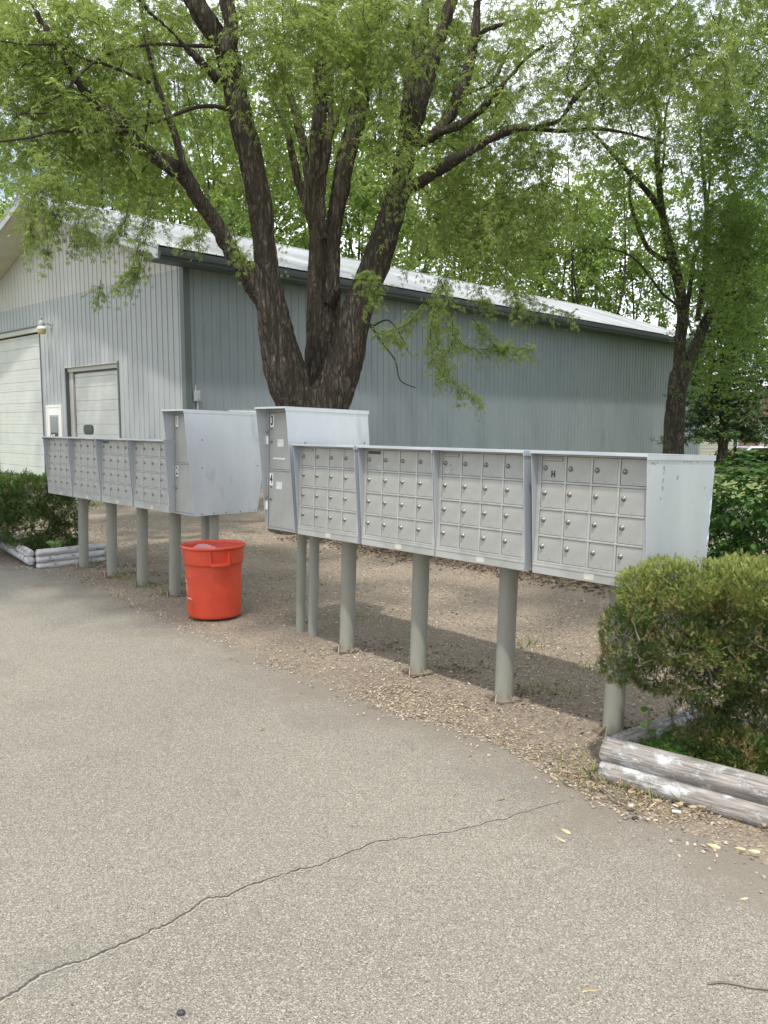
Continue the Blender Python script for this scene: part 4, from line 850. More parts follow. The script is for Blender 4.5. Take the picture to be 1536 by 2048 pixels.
YOUNG = {
 'trunk': [(5.375, 15.0, 0.378, 0.2778), (5.359, 15.0, 0.795, 0.2315), (5.348, 15.0, 1.072, 0.1898), (5.358, 15.0, 1.778, 0.1852), (5.379, 15.0, 2.169, 0.1713), (5.403, 15.0, 2.486, 0.1667)],
 'a': [(5.374, 15.0, 2.079, 0.1111), (5.383, 14.975, 2.53, 0.1109), (5.379, 14.95, 3.092, 0.1061), (5.399, 14.925, 3.498, 0.1059), (5.318, 14.9, 3.952, 0.0966), (5.184, 14.875, 4.402, 0.0872), (5.074, 14.85, 4.718, 0.0825), (4.993, 14.825, 4.997, 0.0778), (4.89, 14.8, 5.376, 0.0685)],
 'a1': [(4.921, 14.8, 5.265, 0.0548), (4.685, 14.7, 5.503, 0.0499), (4.437, 14.6, 5.71, 0.0451), (4.157, 14.5, 5.914, 0.0403), (3.916, 14.4, 6.114, 0.0356), (3.653, 14.3, 6.326, 0.0265), (3.37, 14.2, 6.533, 0.0175)],
 'a2': [(4.902, 14.8, 5.308, 0.0594), (4.828, 14.8, 5.886, 0.0548), (4.785, 14.8, 6.325, 0.0502), (4.822, 14.8, 6.744, 0.0411), (4.724, 14.8, 7.035, 0.0365), (4.618, 14.8, 7.574, 0.0274), (4.549, 14.8, 8.312, 0.0228)],
 'a3': [(4.86, 14.8, 5.733, 0.0274), (4.889, 14.733, 6.219, 0.0227), (4.862, 14.667, 6.78, 0.0181), (4.911, 14.6, 7.166, 0.0135)],
 'b': [(5.443, 15.0, 2.169, 0.1111), (5.576, 15.086, 2.628, 0.1117), (5.8, 15.171, 3.115, 0.103), (5.948, 15.257, 3.442, 0.0942), (6.221, 15.343, 3.924, 0.0758), (6.444, 15.429, 4.301, 0.0571), (6.67, 15.514, 4.815, 0.0479), (6.819, 15.6, 5.421, 0.0337)],
 'c': [(5.443, 15.0, 3.561, 0.0556), (5.506, 15.017, 3.723, 0.0463), (5.571, 15.033, 4.283, 0.0418), (5.627, 15.05, 4.594, 0.0372), (5.809, 15.067, 4.931, 0.0279), (5.822, 15.083, 5.423, 0.0233), (5.863, 15.1, 6.077, 0.0186)],
 'd': [(5.769, 15.2, 3.453, 0.0563), (5.848, 15.267, 3.949, 0.0565), (5.929, 15.333, 4.589, 0.0568), (5.957, 15.4, 5.193, 0.0475), (5.936, 15.467, 5.655, 0.0382), (5.871, 15.533, 6.296, 0.0288), (5.823, 15.6, 6.936, 0.0241)],
 'e': [(5.388, 15.0, 3.561, 0.0278), (5.282, 14.867, 3.658, 0.0275), (4.978, 14.733, 3.83, 0.0227), (4.703, 14.6, 4.084, 0.0225), (4.442, 14.467, 4.324, 0.0179), (4.154, 14.333, 4.474, 0.0177), (3.755, 14.2, 4.546, 0.0131)],
 'g': [(5.299, 15.1, 4.446, 0.0466), (5.018, 15.14, 4.559, 0.0421), (4.797, 15.18, 4.744, 0.0422), (4.614, 15.22, 5.151, 0.0376), (4.475, 15.26, 5.601, 0.0283), (4.487, 15.3, 6.137, 0.0236)],
}

MC = [
 (-3.81,9.60,4.26, 0.30,0.60,0.36, 24),
 (-4.56,10.50,5.53, 0.71,1.20,0.84, 66),
 (-3.63,11.00,5.16, 0.75,0.90,0.54, 44),
 (-3.98,11.00,6.15, 1.22,1.40,0.75, 115),
 (-3.14,12.20,6.45, 0.98,1.20,0.90, 60),
 (-3.04,12.20,7.26, 1.13,1.20,0.60, 60),
 (-3.35,11.80,5.16, 0.80,0.80,0.33, 26),
 (-3.61,9.90,5.11, 0.92,0.40,0.17, 26),
 (-3.67,10.00,5.87, 0.93,0.40,0.22, 26),
 (-4.08,9.90,6.18, 0.55,0.60,0.31, 16),
 (-2.95,10.40,6.53, 0.51,0.50,0.32, 12),
 (-1.68,13.80,7.40, 1.79,1.20,1.45, 130),
 (-1.75,14.20,5.81, 1.49,1.00,0.88, 50),
 (0.25,13.40,7.67, 1.65,1.40,0.83, 120),
 (-0.82,11.00,6.88, 1.09,1.20,0.34, 40),
 (-1.45,10.00,5.95, 0.43,0.60,0.37, 18),
 (-1.27,10.40,5.49, 0.32,0.40,0.39, 7),
 (-1.01,10.30,6.26, 0.45,0.60,0.32, 20),
 (-0.49,10.80,6.07, 0.40,0.50,0.47, 20),
 (-0.05,10.60,5.33, 0.46,0.50,0.39, 12),
 (0.14,10.50,4.76, 0.26,0.40,0.45, 8),
 (0.01,10.60,6.39, 0.59,0.70,0.39, 34),
 (0.97,12.60,6.82, 1.40,1.60,1.01, 110),
 (1.53,12.20,5.42, 1.20,1.20,0.75, 80),
 (0.95,11.60,4.43, 0.57,0.90,0.54, 40),
 (1.62,11.20,4.17, 0.55,0.80,0.41, 32),
 (2.31,10.30,5.74, 1.21,1.50,0.95, 110),
 (3.40,10.00,5.95, 1.36,1.50,0.74, 100),
 (2.08,11.20,4.65, 0.62,0.80,0.41, 24),
]
YC = [
 (4.95,15.00,7.40, 1.76,2.00,1.39, 120),
 (5.83,14.00,5.83, 1.04,1.80,1.47, 110),
 (6.08,14.00,4.13, 0.65,1.20,0.95, 60),
 (6.39,15.00,3.07, 0.56,1.20,0.83, 40),
 (5.94,15.60,4.24, 0.58,1.00,0.58, 14),
 (4.15,14.50,5.98, 0.81,1.20,0.63, 22),
 (5.37,12.50,6.64, 0.85,1.50,1.16, 70),
 (4.44,14.50,4.81, 0.54,0.60,0.36, 7),
 (5.46,14.00,4.78, 0.43,0.80,0.60, 18),
]
HANG = [[(0.85, 10.3, 3.57), (0.7, 10.3, 3.14), (0.64, 10.3, 2.84), (0.7, 10.3, 2.47), (0.77, 10.3, 2.22), (0.99, 10.3, 2.01), (1.18, 10.3, 1.91)], [(0.82, 10.3, 3.45), (0.51, 10.3, 3.02), (0.29, 10.3, 2.78), (0.11, 10.3, 2.69)], [(0.76, 10.3, 2.84), (1.01, 10.3, 2.53), (1.3, 10.3, 2.47), (1.58, 10.3, 2.5), (1.86, 10.3, 2.47)], [(1.13, 10.3, 2.84), (1.23, 10.3, 2.72), (1.39, 10.3, 2.53), (1.51, 10.3, 2.47)], [(1.45, 10.4, 3.47), (1.71, 10.4, 3.16), (2.02, 10.4, 3.04), (2.37, 10.4, 2.91)], [(1.2, 10.4, 3.47), (1.24, 10.4, 3.16), (1.3, 10.4, 3.07)], [(1.5, 10.3, 3.33), (1.63, 10.3, 3.08), (1.66, 10.3, 3.02)], [(-0.32, 9.9, 3.26), (-0.2, 9.9, 3.34), (-0.11, 9.9, 3.17), (-0.14, 9.9, 3.02)], [(0.66, 9.8, 3.24), (0.75, 9.8, 3.01), (0.81, 9.8, 2.72), (0.79, 9.8, 2.43)], [(0.61, 9.9, 3.02), (0.55, 9.9, 2.67), (0.58, 9.9, 2.32), (0.71, 9.9, 2.14)], [(-2.67, 9.6, 4.21), (-2.74, 9.6, 3.88), (-2.84, 9.6, 3.54), (-2.92, 9.6, 3.29), (-3.05, 9.6, 3.15)], [(-2.62, 9.6, 4.21), (-2.69, 9.6, 3.82), (-2.78, 9.6, 3.43), (-2.85, 9.6, 3.21)], [(-3.39, 9.5, 3.85), (-3.34, 9.5, 3.69), (-3.32, 9.5, 3.63)], [(-4.02, 9.5, 3.85), (-3.98, 9.5, 3.63)], [(-3.32, 9.7, 3.22), (-3.35, 9.7, 3.05)], [(-2.29, 10.0, 3.97), (-2.23, 10.0, 3.8), (-2.38, 10.0, 3.74)], [(-1.85, 9.9, 3.95), (-1.77, 9.9, 3.6), (-1.71, 9.9, 3.49)], [(-3.09, 10.0, 4.2), (-3.15, 10.0, 3.97), (-3.31, 10.0, 3.8)], [(-3.78, 9.8, 4.15), (-3.86, 9.8, 3.87), (-3.96, 9.8, 3.58)], [(-3.61, 9.8, 4.15), (-3.56, 9.8, 3.87), (-3.6, 9.8, 3.7)], [(-0.15, 10.5, 2.61), (0.01, 10.5, 2.71), (0.2, 10.5, 2.55)]]
MAPLE['trunk'] = [(-1.04, 11.9, -.15, .80), (-1.037, 11.89, .1, .62), (-1.036, 11.87, .35, .54)] + [tuple(p) for p in MAPLE['trunk'][3:]]
root, nodes, tw = limb_tree('silver_maple', 'big multi-stemmed maple with rough brown bark rising behind the locker marked 3 and 4', MAPLE, (-1.035, 11.88, 0), M_bark, .024, .020)
att = clump_pts(MC)-np.array([-1.035, 11.88, 0])
ends = grow(nodes, att, tw)
P, D, S, C = sprays(ends, tw, per=3, ln=(.34, .70), size=(.046, .074))
# low hanging leafy twigs in front of the shed wall
P2, D2, S2, C2 = [], [], [], []
for h in HANG:
    p = smoothpath(h, 6)-np.array([-1.035, 11.88, 0]); p += rng.normal(size=(1, 3))*.02; tw.add(p, .005, .002)
    e = [(q, (p[min(i+1, len(p)-1)]-p[max(i-1, 0)])/(np.linalg.norm(p[min(i+1, len(p)-1)]-p[max(i-1, 0)])+1e-9)) for i, q in enumerate(p) if i > 1]
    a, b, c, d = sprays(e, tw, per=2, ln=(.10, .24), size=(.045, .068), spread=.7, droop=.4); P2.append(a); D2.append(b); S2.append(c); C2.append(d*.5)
# unseen canopy added above the picture to shade shed, row and left lot
UP = [(-1, 10.5, 11, 7.5, 4.5, 3.0, 75), (-4.0, 4.8, 9.4, 2.6, 1.9, .8, 180), (-1.7, 3.2, 9.6, 1.3, 1.0, .5, 50), (-8, 13, 9.5, 3.5, 3.5, 2.5, 70), (-9.5, 17.3, 10, 4.2, 3, 1.3, 120), (0, 17, 13.5, 5.5, 3.5, 1.2, 150), (4, 12, 10, 4, 4, 2.5, 90), (.6, 5.4, 9.4, 1.8, 1.0, .7, 18), (1.6, 3.1, 9.5, 2.0, 1.3, .5, 40), (4.6, 8.5, 9, 2.5, 2, 1, 30)]
SUPER = [[(-1.5,11.5,7.5),(-3,8.5,8.6),(-4.5,6.,9.2)], [(-1,11.5,7.5),(-1,11,12),(0,15,13.2),(1.5,18,13.6)], [(-2,11.5,7.5),(-6,12.5,9),(-8,13,9.5)], [(-5,12.5,8.8),(-7.5,15,9.6),(-10,17.3,10)], [(0,11.5,7.5),(2.5,12,9),(4.5,11,9.8)], [(0,11,7.5),(.8,7.5,9),(.6,5.4,9.4),(1.5,3.0,9.6)]]  # limbs added out of view to carry the shade clumps
nn_ = []
for s_ in SUPER:
    p = smoothpath(s_, 8)-np.array([-1.035, 11.88, 0]); t_ = MB(); t_.tube([tuple(q) for q in p], list(np.linspace(.09, .03, len(p))), 8)
    tw.V.append(np.array(t_.v)); tw.F.append(np.array([f for f in t_.f if len(f) == 4])+tw.n); tw.n += len(t_.v); nn_.append(p)
e2 = grow(np.concatenate(nn_), clump_pts(UP)-np.array([-1.035, 11.88, 0]), tw)
P3, D3, S3, C3 = sprays(e2, None, per=4, ln=(.5, .9), step=.07, size=(.10, .14))
link('branches', tw.mesh('branches'), M_twig, root)
Pa, Da, Sa, Ca = (np.concatenate(x) for x in ((P, *P2), (D, *D2), (S, *S2), (C, *C2)))
cr_ = leafmesh('crown', Pa, Da, Sa, Ca, STAR, M_leaf, root)
leafmesh('shade_canopy', P3, D3, S3, C3, KITE, M_leaf, root)
print('maple leaves', len(Pa), len(P3))

YOUNG['trunk'] = [(5.36, 15.0, -.1, .34), (5.36, 15, .12, .27), (5.36, 15, .5, .23)] + [tuple(p) for p in YOUNG['trunk'][1:]]
root, nodes, tw = limb_tree('young_maple', 'slimmer maple with a mossy forked trunk in front of the far end of the shed', YOUNG, (5.36, 15, 0), M_bark2, .024, .009, .06)
YC += [(6.5, 20, 13.5, 4, 3.3, 1.2, 150), (10.5, 25, 14.6, 3.8, 3, 1.0, 120)]  # high clumps added, mostly out of view, to shade the shed's long wall
nodes = np.concatenate([nodes, smoothpath([(0, 0, 7.5), (.6, 2.5, 11), (1.6, 5, 13.3), (4.5, 9, 14.4)], 8)])
ends = grow(nodes, clump_pts(YC)-np.array([5.36, 15, 0]), tw)
P, D, S, C = sprays(ends, tw, per=4, ln=(.35, .7), step=.05, size=(.05, .08))
tk = [(np.array([0+rng.normal()*.12, rng.normal()*.1-.15, z]), np.array([rng.normal(), -.5, .1])) for z in (2.1, 2.2, 2.3, 3.2, 3.4, 2.6)]
a, b, c, d = sprays(tk, tw, per=4, ln=(.12, .3), size=(.04, .06)); P = np.r_[P, a]; D = np.r_[D, b]; S = np.r_[S, c]; C = np.r_[C, d*.4]
link('branches', tw.mesh('branches'), M_twig, root); leafmesh('crown', P, D, S, C, STAR3, M_leafd, root)
print('young leaves', len(P))

# ---- trees standing beyond the shed: four grown individuals, copied and turned
def wild_tree(h, cr, nl, nstem, m, seed, low=.25, size=(.17, .28)):
    global rng
    keep = rng; rng = np.random.default_rng(seed)
    root = empty('background_tree', (0, 0, 0)); tw = Twigs(); nodes = []; trunk = MB()
    fork = h*rng.uniform(.10, .2); base = [(0, 0, -.3), (0, 0, .5), (rng.normal()*.1, rng.normal()*.1, fork)]
    trunk.tube(base, [.30, .20, .17], 10)
    for i in range(nstem):
        a = 2*math.pi*i/nstem+rng.random(); rad_ = cr*rng.uniform(.35, .9); top = np.array([math.cos(a)*rad_, math.sin(a)*rad_, h*rng.uniform(.7, .95)])
        s = np.array(base[-1]); mid = (s+top)/2+np.array([math.cos(a+.8), math.sin(a+.8), 0])*cr*.22
        p = smoothpath([s, (s*.6+mid*.4), mid, top], 5); trunk.tube([tuple(q) for q in p], list(np.linspace(.115, .02, len(p))), 7); nodes.append(p[4:])
    n = int(nl/22); d = rng.normal(size=(n, 3)); d /= np.linalg.norm(d, axis=1, keepdims=True); r = rng.random((n, 1))**.45
    zc = h*(low+1)/2; att = np.array([0, 0, zc])+d*r*np.array([cr, cr, h*(1-low)/2]); att = att[[mnoise.noise(Vector(q*.45)) > -.22 for q in att]]
    ends = grow(np.concatenate(nodes), att, tw, r_a=.006, r_b=.003)
    P, D, S, C = sprays(ends, None, per=3, ln=(.5, 1.1), step=.16, size=size)
    link('trunk', trunk.mesh('trunk'), M_bark2, root); link('branches', tw.mesh('branches'), M_twig, root)
    leafmesh('crown', P, D, S, C, TWO, m, root); rng = keep
    return root
W4 = [wild_tree(17, 4.2, 6500, 5, M_leaffar, 11), wild_tree(20, 4.6, 6500, 4, M_leafy, 12), wild_tree(15, 3.8, 4600, 3, M_leaffar, 13, .35), wild_tree(19, 4.5, 6500, 6, M_leafd, 14)]
SP = [(-27, 43, 1, 0, 1), (-21, 38, 3, 1, .9), (-17, 47, 2, 2, 1.2), (-12.5, 44, 2, .4, 1.25), (-8.5, 44, 0, 3, 1.05), (-5.5, 39, 3, 1.7, .95), (-2.4, 45, 1, .9, 1), (.5, 41, 0, 4, 1), (3.6, 47, 1, 2.2, 1), (6, 51, 2, 5, 1.05), (9.6, 53, 2, .3, 1.1), (12.6, 50, 2, 2.9, 1.05), (15.8, 54, 0, 1.2, 1), (20, 50, 3, 1.9, 1), (25, 46, 1, 5.1, 1), (30, 56, 3, .2, 1.1), (-15.6, 26.5, 2, 4.2, .75)]
where = ['leafy tree beyond the shed roof, far left edge of the picture', 'dense tree left of the gable peak beyond the shed', 'tall tree directly behind the gable peak', 'yellow-green tree above the front part of the shed roof', 'tree seen between the leftmost leaning limb and the second limb of the big maple', 'deep green tree behind the middle limbs of the big maple', 'yellow-green tree behind the central stems of the big maple', 'tree above the roof just right of the central stems of the big maple', 'tall tree beyond the roof right of the big maple', 'thin pale tree with open crown left of the sky gap beyond the roof', 'thin many-stemmed tree in the middle of the sky gap beyond the roof', 'thin open tree right of the sky gap, beside the young maple', 'tall tree behind the young maple crown', 'dark leafy tree beyond the far end of the shed', 'yellow-green tree at the right edge beyond the lawn', 'dense tree at the far right beyond the parked cars', 'small bare-stemmed tree close behind the left roof slope']
usedw = set()
for i, (x, y, k, rz, s) in enumerate(SP):
    t = W4[k] if k not in usedw else copy_tree(W4[k]); usedw.add(k)
    t.location = (x, y, float(terr(np.array(x), np.array(y)))); t.rotation_euler = (0, 0, rz); s *= 1.12; t.scale = (s, s, s*R.uniform(.95, 1.1)); tag(t, where[i], 'tree', 'trees beyond the shed')

# yellow-green tree on the lawn right of the shed and a spruce in front of it
t = copy_tree(W4[1]); t.location = (15.2, 31, 0); t.scale = (.62, .62, .62); t.rotation_euler = (0, 0, 2); tag(t, 'taller yellow-green tree on the lawn, its crown above the low-branched one', 'tree')
t = wild_tree(8.5, 3.0, 5200, 4, M_leafy, 15, .06, (.12, .2)); t.location = (15.6, 28.8, 0); tag(t, 'bright yellow-green low-branched tree on the lawn right of the spruce', 'tree')
t = copy_tree(t); t.location = (21.5, 37, -.1); t.scale = (1.1, 1.1, 1.1); t.rotation_euler = (0, 0, 2.5); tag(t, 'low-branched tree beyond the clipped hedge at the right edge', 'tree')
t = copy_tree(W4[3]); t.location = (13.9, 24, 0); t.scale = (.66, .66, .66); t.rotation_euler = (0, 0, .8); tag(t, 'deep green tree at the right edge, over the broad-leaved bush', 'tree')
sp = empty('spruce_tree', (10.85, 26, 0), 0, 'dark spruce with bare lower trunk on the lawn beyond the right end of the shed', 'tree')
q = MB(); q.tube([(0, 0, -.1), (0, 0, 1.5), (.05, 0, 5), (0, 0, 9)], [.17, .14, .10, .02], 12, jit=.2); q.build('trunk', M_bark, sp)
tw = Twigs(); P, D = [], []
for z in np.arange(1.35, 8.8, .22):
    n = 7; Lm = max(.25, 2.3*(1-z/9.3))
    for k in range(n):
        a = 2*math.pi*k/n+z*2.3+rng.normal()*.3; L_ = Lm*rng.uniform(.7, 1.1); t = np.linspace(0, 1, 8)[:, None]
        pts = np.array([0, 0, z])+np.array([math.cos(a), math.sin(a), 0])*L_*t+np.array([0, 0, 1])*(-.35*t+.18*t*t)*L_; tw.add(pts, .016, .004)
        m_ = int(60*L_); u = rng.random(m_)**.7; base = pts[0]+(pts[-1]-pts[0])*u[:, None]; base[:, 2] = np.interp(u, t[:, 0], pts[:, 2])
        base += rng.normal(size=(m_, 3))*np.array([.10, .10, .04])*(L_)**.5; P.append(base)
        dd = np.array([math.cos(a), math.sin(a), -.3])+rng.normal(size=(m_, 3))*.6; D.append(dd)
P = np.concatenate(P); D = np.concatenate(D); link('branches', tw.mesh('branches'), M_twig, sp)
NS = ([(0,0,0),(.10,.3,0),(0,1,0),(-.10,.3,0),(0,.1,0),(.45,.55,.05),(.4,.7,0),(0,.3,0),(-.45,.55,.05),(-.4,.7,0)], [(0,1,2,3),(4,5,6,7),(4,8,9,7)])
leafmesh('crown', P, D, rng.uniform(.12, .24, len(P)), rng.random(len(P)), NS, M_needle, sp)
tb = link('marker_post', None) if False else None
q = MB(); q.box(-.03, .03, -.03, .03, 0, .85); pm = q.build('wooden_stake', M_bark2, None, (11.12, 25.7, 0), bevel=.004); tag(pm, 'short dark stake standing beside the spruce trunk', 'stake')
# ------------------------------------------------------------------ evergreen shrubs, bush, borders
def junmat(name, cols): return leafmat(name, cols, .15, .55)
M_jun = junmat('juniper_green', [(.050,.080,.018),(.095,.130,.028),(.17,.205,.045),(.28,.295,.085),(.21,.14,.06)])
M_jun2 = junmat('juniper_dark', [(.035,.075,.014),(.06,.115,.02),(.10,.16,.03),(.14,.20,.045),(.14,.10,.04)])
M_bush = leafmat('bush_leaves', [(.035,.085,.020),(.06,.135,.030),(.09,.18,.04),(.13,.23,.06)], .3, .4)
M_ivy = leafmat('ground_ivy', [(.04,.09,.02),(.075,.15,.03),(.12,.20,.05)], .25)
M_wood = noisy('bare_wood', (.10,.08,.06), (.22,.19,.155), 14, 5, .9, stretch=(1,1,.3))
def sprig(n=7, w=.055, l=.30):
    V = []; F = []
    def k(o, d, L_, W_):
        d = np.array(d)/np.linalg.norm(d); p = np.array([d[1], -d[0], 0]); p = p/(np.linalg.norm(p)+1e-9) if abs(d[2]) < .95 else np.array([1, 0, 0]); b = len(V); o = np.array(o)
        V.extend([tuple(o), tuple(o+d*L_*.45+p*W_), tuple(o+d*L_), tuple(o+d*L_*.45-p*W_)]); F.append((b, b+1, b+2, b+3))
    k((0,0,0), (0,1,0), 1.0, w*.8)
    for i in range(n):
        t = .12+.8*i/n; s = 1 if i % 2 else -1; k((0, t, 0), (s*.75, .75, .35*math.sin(i*2.3)), l*(1.15-.6*t), w)
    return V, F
SPR = sprig()
def shell_pts(C, n, fill=.25, lump=.55):
    C = np.array(C, float); w_ = C[:, 3]*C[:, 5]+C[:, 3]*C[:, 4]; w_ /= w_.sum(); k = rng.choice(len(C), n, p=w_); c = C[k]
    d = rng.normal(size=(n, 3)); d /= np.linalg.norm(d, axis=1, keepdims=True)
    r = np.where(rng.random(n) < fill, rng.random(n)**.5, rng.uniform(.86, 1.08, n)+.04*np.abs(rng.normal(size=n))); P = c[:, :3]+d*c[:, 3:6]; r = r*(1+lump*np.array([mnoise.noise(Vector(p*7.)) for p in P])); P = c[:, :3]+d*r[:, None]*c[:, 3:6]
    # drop points buried in another clump
    q = ((P[:, None]-C[None, :, :3])/C[None, :, 3:6]); inside = (np.sum(q*q, axis=2) < .62).sum(1)
    keep = inside <= np.where(rng.random(n) < .25, 1, 0); keep &= P[:, 2] > .02
    return P[keep], d[keep]
def juniper(name, label, C, n, size, m, base, brown_z, twn=60, holes=.1, tmpl=SPR):
    base = np.array(base); root = empty(name, tuple(base), 0, label, 'shrub')
    P, d = shell_pts(C, n); nz = np.array([mnoise.noise(Vector(p*6.5)) for p in P]); nz2 = np.array([mnoise.noise(Vector(p*14+3)) for p in P])
    keep = (nz+.5*nz2 > -.22-holes*(P[:, 2]-.3)); P, d, nz, nz2 = P[keep], d[keep], nz[keep], nz2[keep]
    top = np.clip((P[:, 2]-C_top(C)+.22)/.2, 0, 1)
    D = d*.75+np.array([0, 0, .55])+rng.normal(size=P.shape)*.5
    col = np.clip(.02+.50*top+.3*nz+rng.normal(size=len(P))*.12, 0, .72)  # yellower tops; lower sprigs coloured darker to paint in interior shade
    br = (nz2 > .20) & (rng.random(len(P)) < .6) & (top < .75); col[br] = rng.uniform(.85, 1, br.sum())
    Q = P-base; tw = Twigs(); stems = []
    for i in range(9):
        a = rng.uniform(0, 6.28); s = np.array([math.cos(a)*.06, math.sin(a)*.06, -.02]); Cq = C[rng.integers(len(C))]; e = np.array(Cq[:3])-base
        pts = smoothpath([s, s*.7+e*.3+np.array([0, 0, .02]), e*.7+rng.normal(size=3)*.03, e], 4); pts[1:-1] += rng.normal(size=(len(pts)-2, 3))*.012; tw.add(pts, .015, .004); stems.append(pts)
    nodes = np.concatenate(stems); sel = Q[rng.choice(len(Q), min(len(Q), twn), replace=False)]; grow(nodes, sel, tw, sag=.02, r_a=.003, r_b=.0012)
    link('stems', tw.mesh('stems'), M_wood, root)
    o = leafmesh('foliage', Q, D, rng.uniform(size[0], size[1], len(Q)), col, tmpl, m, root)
    return root
def C_top(C): return max(c[2]+c[5] for c in C)
JL = [
 (-4.76,9.50,0.66, 0.35,0.50,0.25, 1),
 (-4.31,9.30,0.68, 0.34,0.50,0.24, 1),
 (-3.97,9.30,0.71, 0.32,0.50,0.22, 1),
 (-3.75,9.40,0.61, 0.22,0.45,0.28, 1),
 (-4.01,9.10,0.41, 0.34,0.30,0.22, 1),
 (-3.73,9.40,0.32, 0.19,0.30,0.23, 1),
 (-4.77,9.50,0.36, 0.35,0.40,0.29, 1),
 (-3.79,9.10,0.21, 0.22,0.20,0.10, 1),
]
BB = [
 (2.50,5.90,0.96, 0.20,0.35,0.24, 1),
 (2.66,5.70,1.02, 0.25,0.40,0.26, 1),
 (2.96,5.60,1.03, 0.31,0.40,0.28, 1),
 (2.54,5.80,0.68, 0.25,0.30,0.21, 1),
 (2.77,5.60,0.67, 0.28,0.40,0.21, 1),
 (3.12,5.50,0.86, 0.27,0.40,0.27, 1),
]
JR = [
 (1.09,3.36,0.81, 0.11,0.15,0.11, 1),
 (1.29,3.42,0.85, 0.17,0.24,0.09, 1),
 (1.51,3.42,0.85, 0.19,0.32,0.10, 1),
 (1.78,3.40,0.83, 0.23,0.36,0.12, 1),
 (1.03,3.38,0.64, 0.09,0.14,0.15, 1),
 (1.24,3.42,0.64, 0.16,0.22,0.13, 1),
 (1.47,3.42,0.66, 0.17,0.30,0.13, 1),
 (1.70,3.40,0.63, 0.21,0.36,0.15, 1),
 (1.00,3.40,0.51, 0.05,0.12,0.07, 1),
 (1.16,3.45,0.47, 0.08,0.16,0.06, 1),
 (1.45,3.50,0.48, 0.15,0.26,0.08, 1),
 (1.65,3.45,0.46, 0.15,0.30,0.11, 1),
 (1.46,3.40,0.20, 0.10,0.16,0.10, 1),
 (1.61,3.40,0.27, 0.10,0.20,0.09, 1),
 (1.72,3.30,0.22, 0.14,0.25,0.14, 1),
 (1.50,3.20,0.20, 0.09,0.12,0.07, 1),
 (1.36,3.40,0.24, 0.09,0.13,0.09, 1),
 (1.32,3.42,0.50, 0.15,0.18,0.10, 1),
 (1.44,3.36,0.20, 0.13,0.12,0.11, 1),
 (1.62,3.34,0.33, 0.13,0.16,0.10, 1),
 (1.50,3.28,0.17, 0.15,0.14,0.11, 1),
 (1.66,3.16,0.18, 0.16,0.15,0.12, 1),
 (1.84,3.05,0.20, 0.18,0.18,0.14, 1),
]
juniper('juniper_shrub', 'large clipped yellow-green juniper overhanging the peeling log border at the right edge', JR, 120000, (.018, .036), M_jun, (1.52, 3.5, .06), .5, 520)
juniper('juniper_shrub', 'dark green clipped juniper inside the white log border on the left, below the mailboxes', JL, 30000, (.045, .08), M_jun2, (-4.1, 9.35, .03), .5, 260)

def bush(name, label, C, n, size, base, m, T=None):
    base = np.array(base); root = empty(name, tuple(base), 0, label, 'bush'); LV = ([(0,0,0),(.22,.28,.03),(.20,.62,.0),(0,1,-.10),(-.20,.62,.0),(-.22,.28,.03)], [(0,1,2,3),(0,3,4,5)])
    P, d = shell_pts(C, n, .35); keep = np.array([mnoise.noise(Vector(p*5)) > -.3 for p in P]); P, d = P[keep], d[keep]
    tw = Twigs(); Pq = P-base
    PP, DD, SS, CC = [], [], [], []
    for p, dd in zip(Pq, d):
        k = rng.integers(3, 6); h = rng.random()*.5
        for i in range(k):
            a = i/k*6.28+rng.random(); v = np.array([math.cos(a), math.sin(a), 0])*.8+dd*.5+np.array([0, 0, -.35]); PP.append(p+rng.normal(size=3)*.008); DD.append(v+rng.normal(size=3)*.15); SS.append(rng.uniform(*size)); CC.append(min(1, h+.3*rng.random()+.25*max(0, dd[2])))
    for i in range(26):
        a = rng.uniform(0, 6.28); s = np.array([math.cos(a)*.3*rng.random(), math.sin(a)*.2*rng.random(), -.02]); e = Pq[rng.integers(len(Pq))]; tw.add(smoothpath([s, s+(e-s)*np.array([.35, .35, .5]), e], 4), .009, .003)
    link('stems', tw.mesh('stems'), M_wood, root)
    V, F, k = scatter(LV[0], LV[1], np.array(PP), rot_from(np.array(DD), np.tile([0, 0, 1.], (len(PP), 1))+rng.normal(size=(len(PP), 3))*.25), np.array(SS))
    link('foliage', npmesh('foliage', V, [F], attrs={'rnd': np.repeat(np.array(CC), k)}), m, root); return root
bush('broadleaf_bush', 'leafy mid-green broad-leaved bush beside the bright end panel of the mailbox row', BB + [(2.6, 5.75, .35, .35, .35, .25, 1), (3.05, 5.6, .4, .4, .4, .3, 1)], 4600, (.045, .080), (2.8, 5.7, 0), M_bush)
# ---- peeling painted log borders
M_log = bpy.data.materials.new('peeling_white_paint'); M_log.use_nodes = True; nl = M_log.node_tree; K = nl.links; pb = nl.nodes['Principled BSDF']; pb.inputs['Roughness'].default_value = .75
at = N(nl, 'ShaderNodeAttribute', attribute_name='along'); at2 = N(nl, 'ShaderNodeAttribute', attribute_name='around'); cb = N(nl, 'ShaderNodeCombineXYZ'); K.new(at.outputs['Fac'], cb.inputs[0]); K.new(at2.outputs['Fac'], cb.inputs[1])
mpg = N(nl, 'ShaderNodeMapping'); mpg.inputs['Scale'].default_value = (5, 9, 1); K.new(cb.outputs[0], mpg.inputs[0])
n1 = N(nl, 'ShaderNodeTexNoise'); n1.inputs['Scale'].default_value = 1.6; n1.inputs['Detail'].default_value = 9; n1.inputs['Roughness'].default_value = .68; K.new(mpg.outputs[0], n1.inputs['Vector'])
r1 = N(nl, 'ShaderNodeValToRGB'); r1.color_ramp.elements[0].position = .50; r1.color_ramp.elements[1].position = .60; K.new(n1.outputs[0], r1.inputs[0])
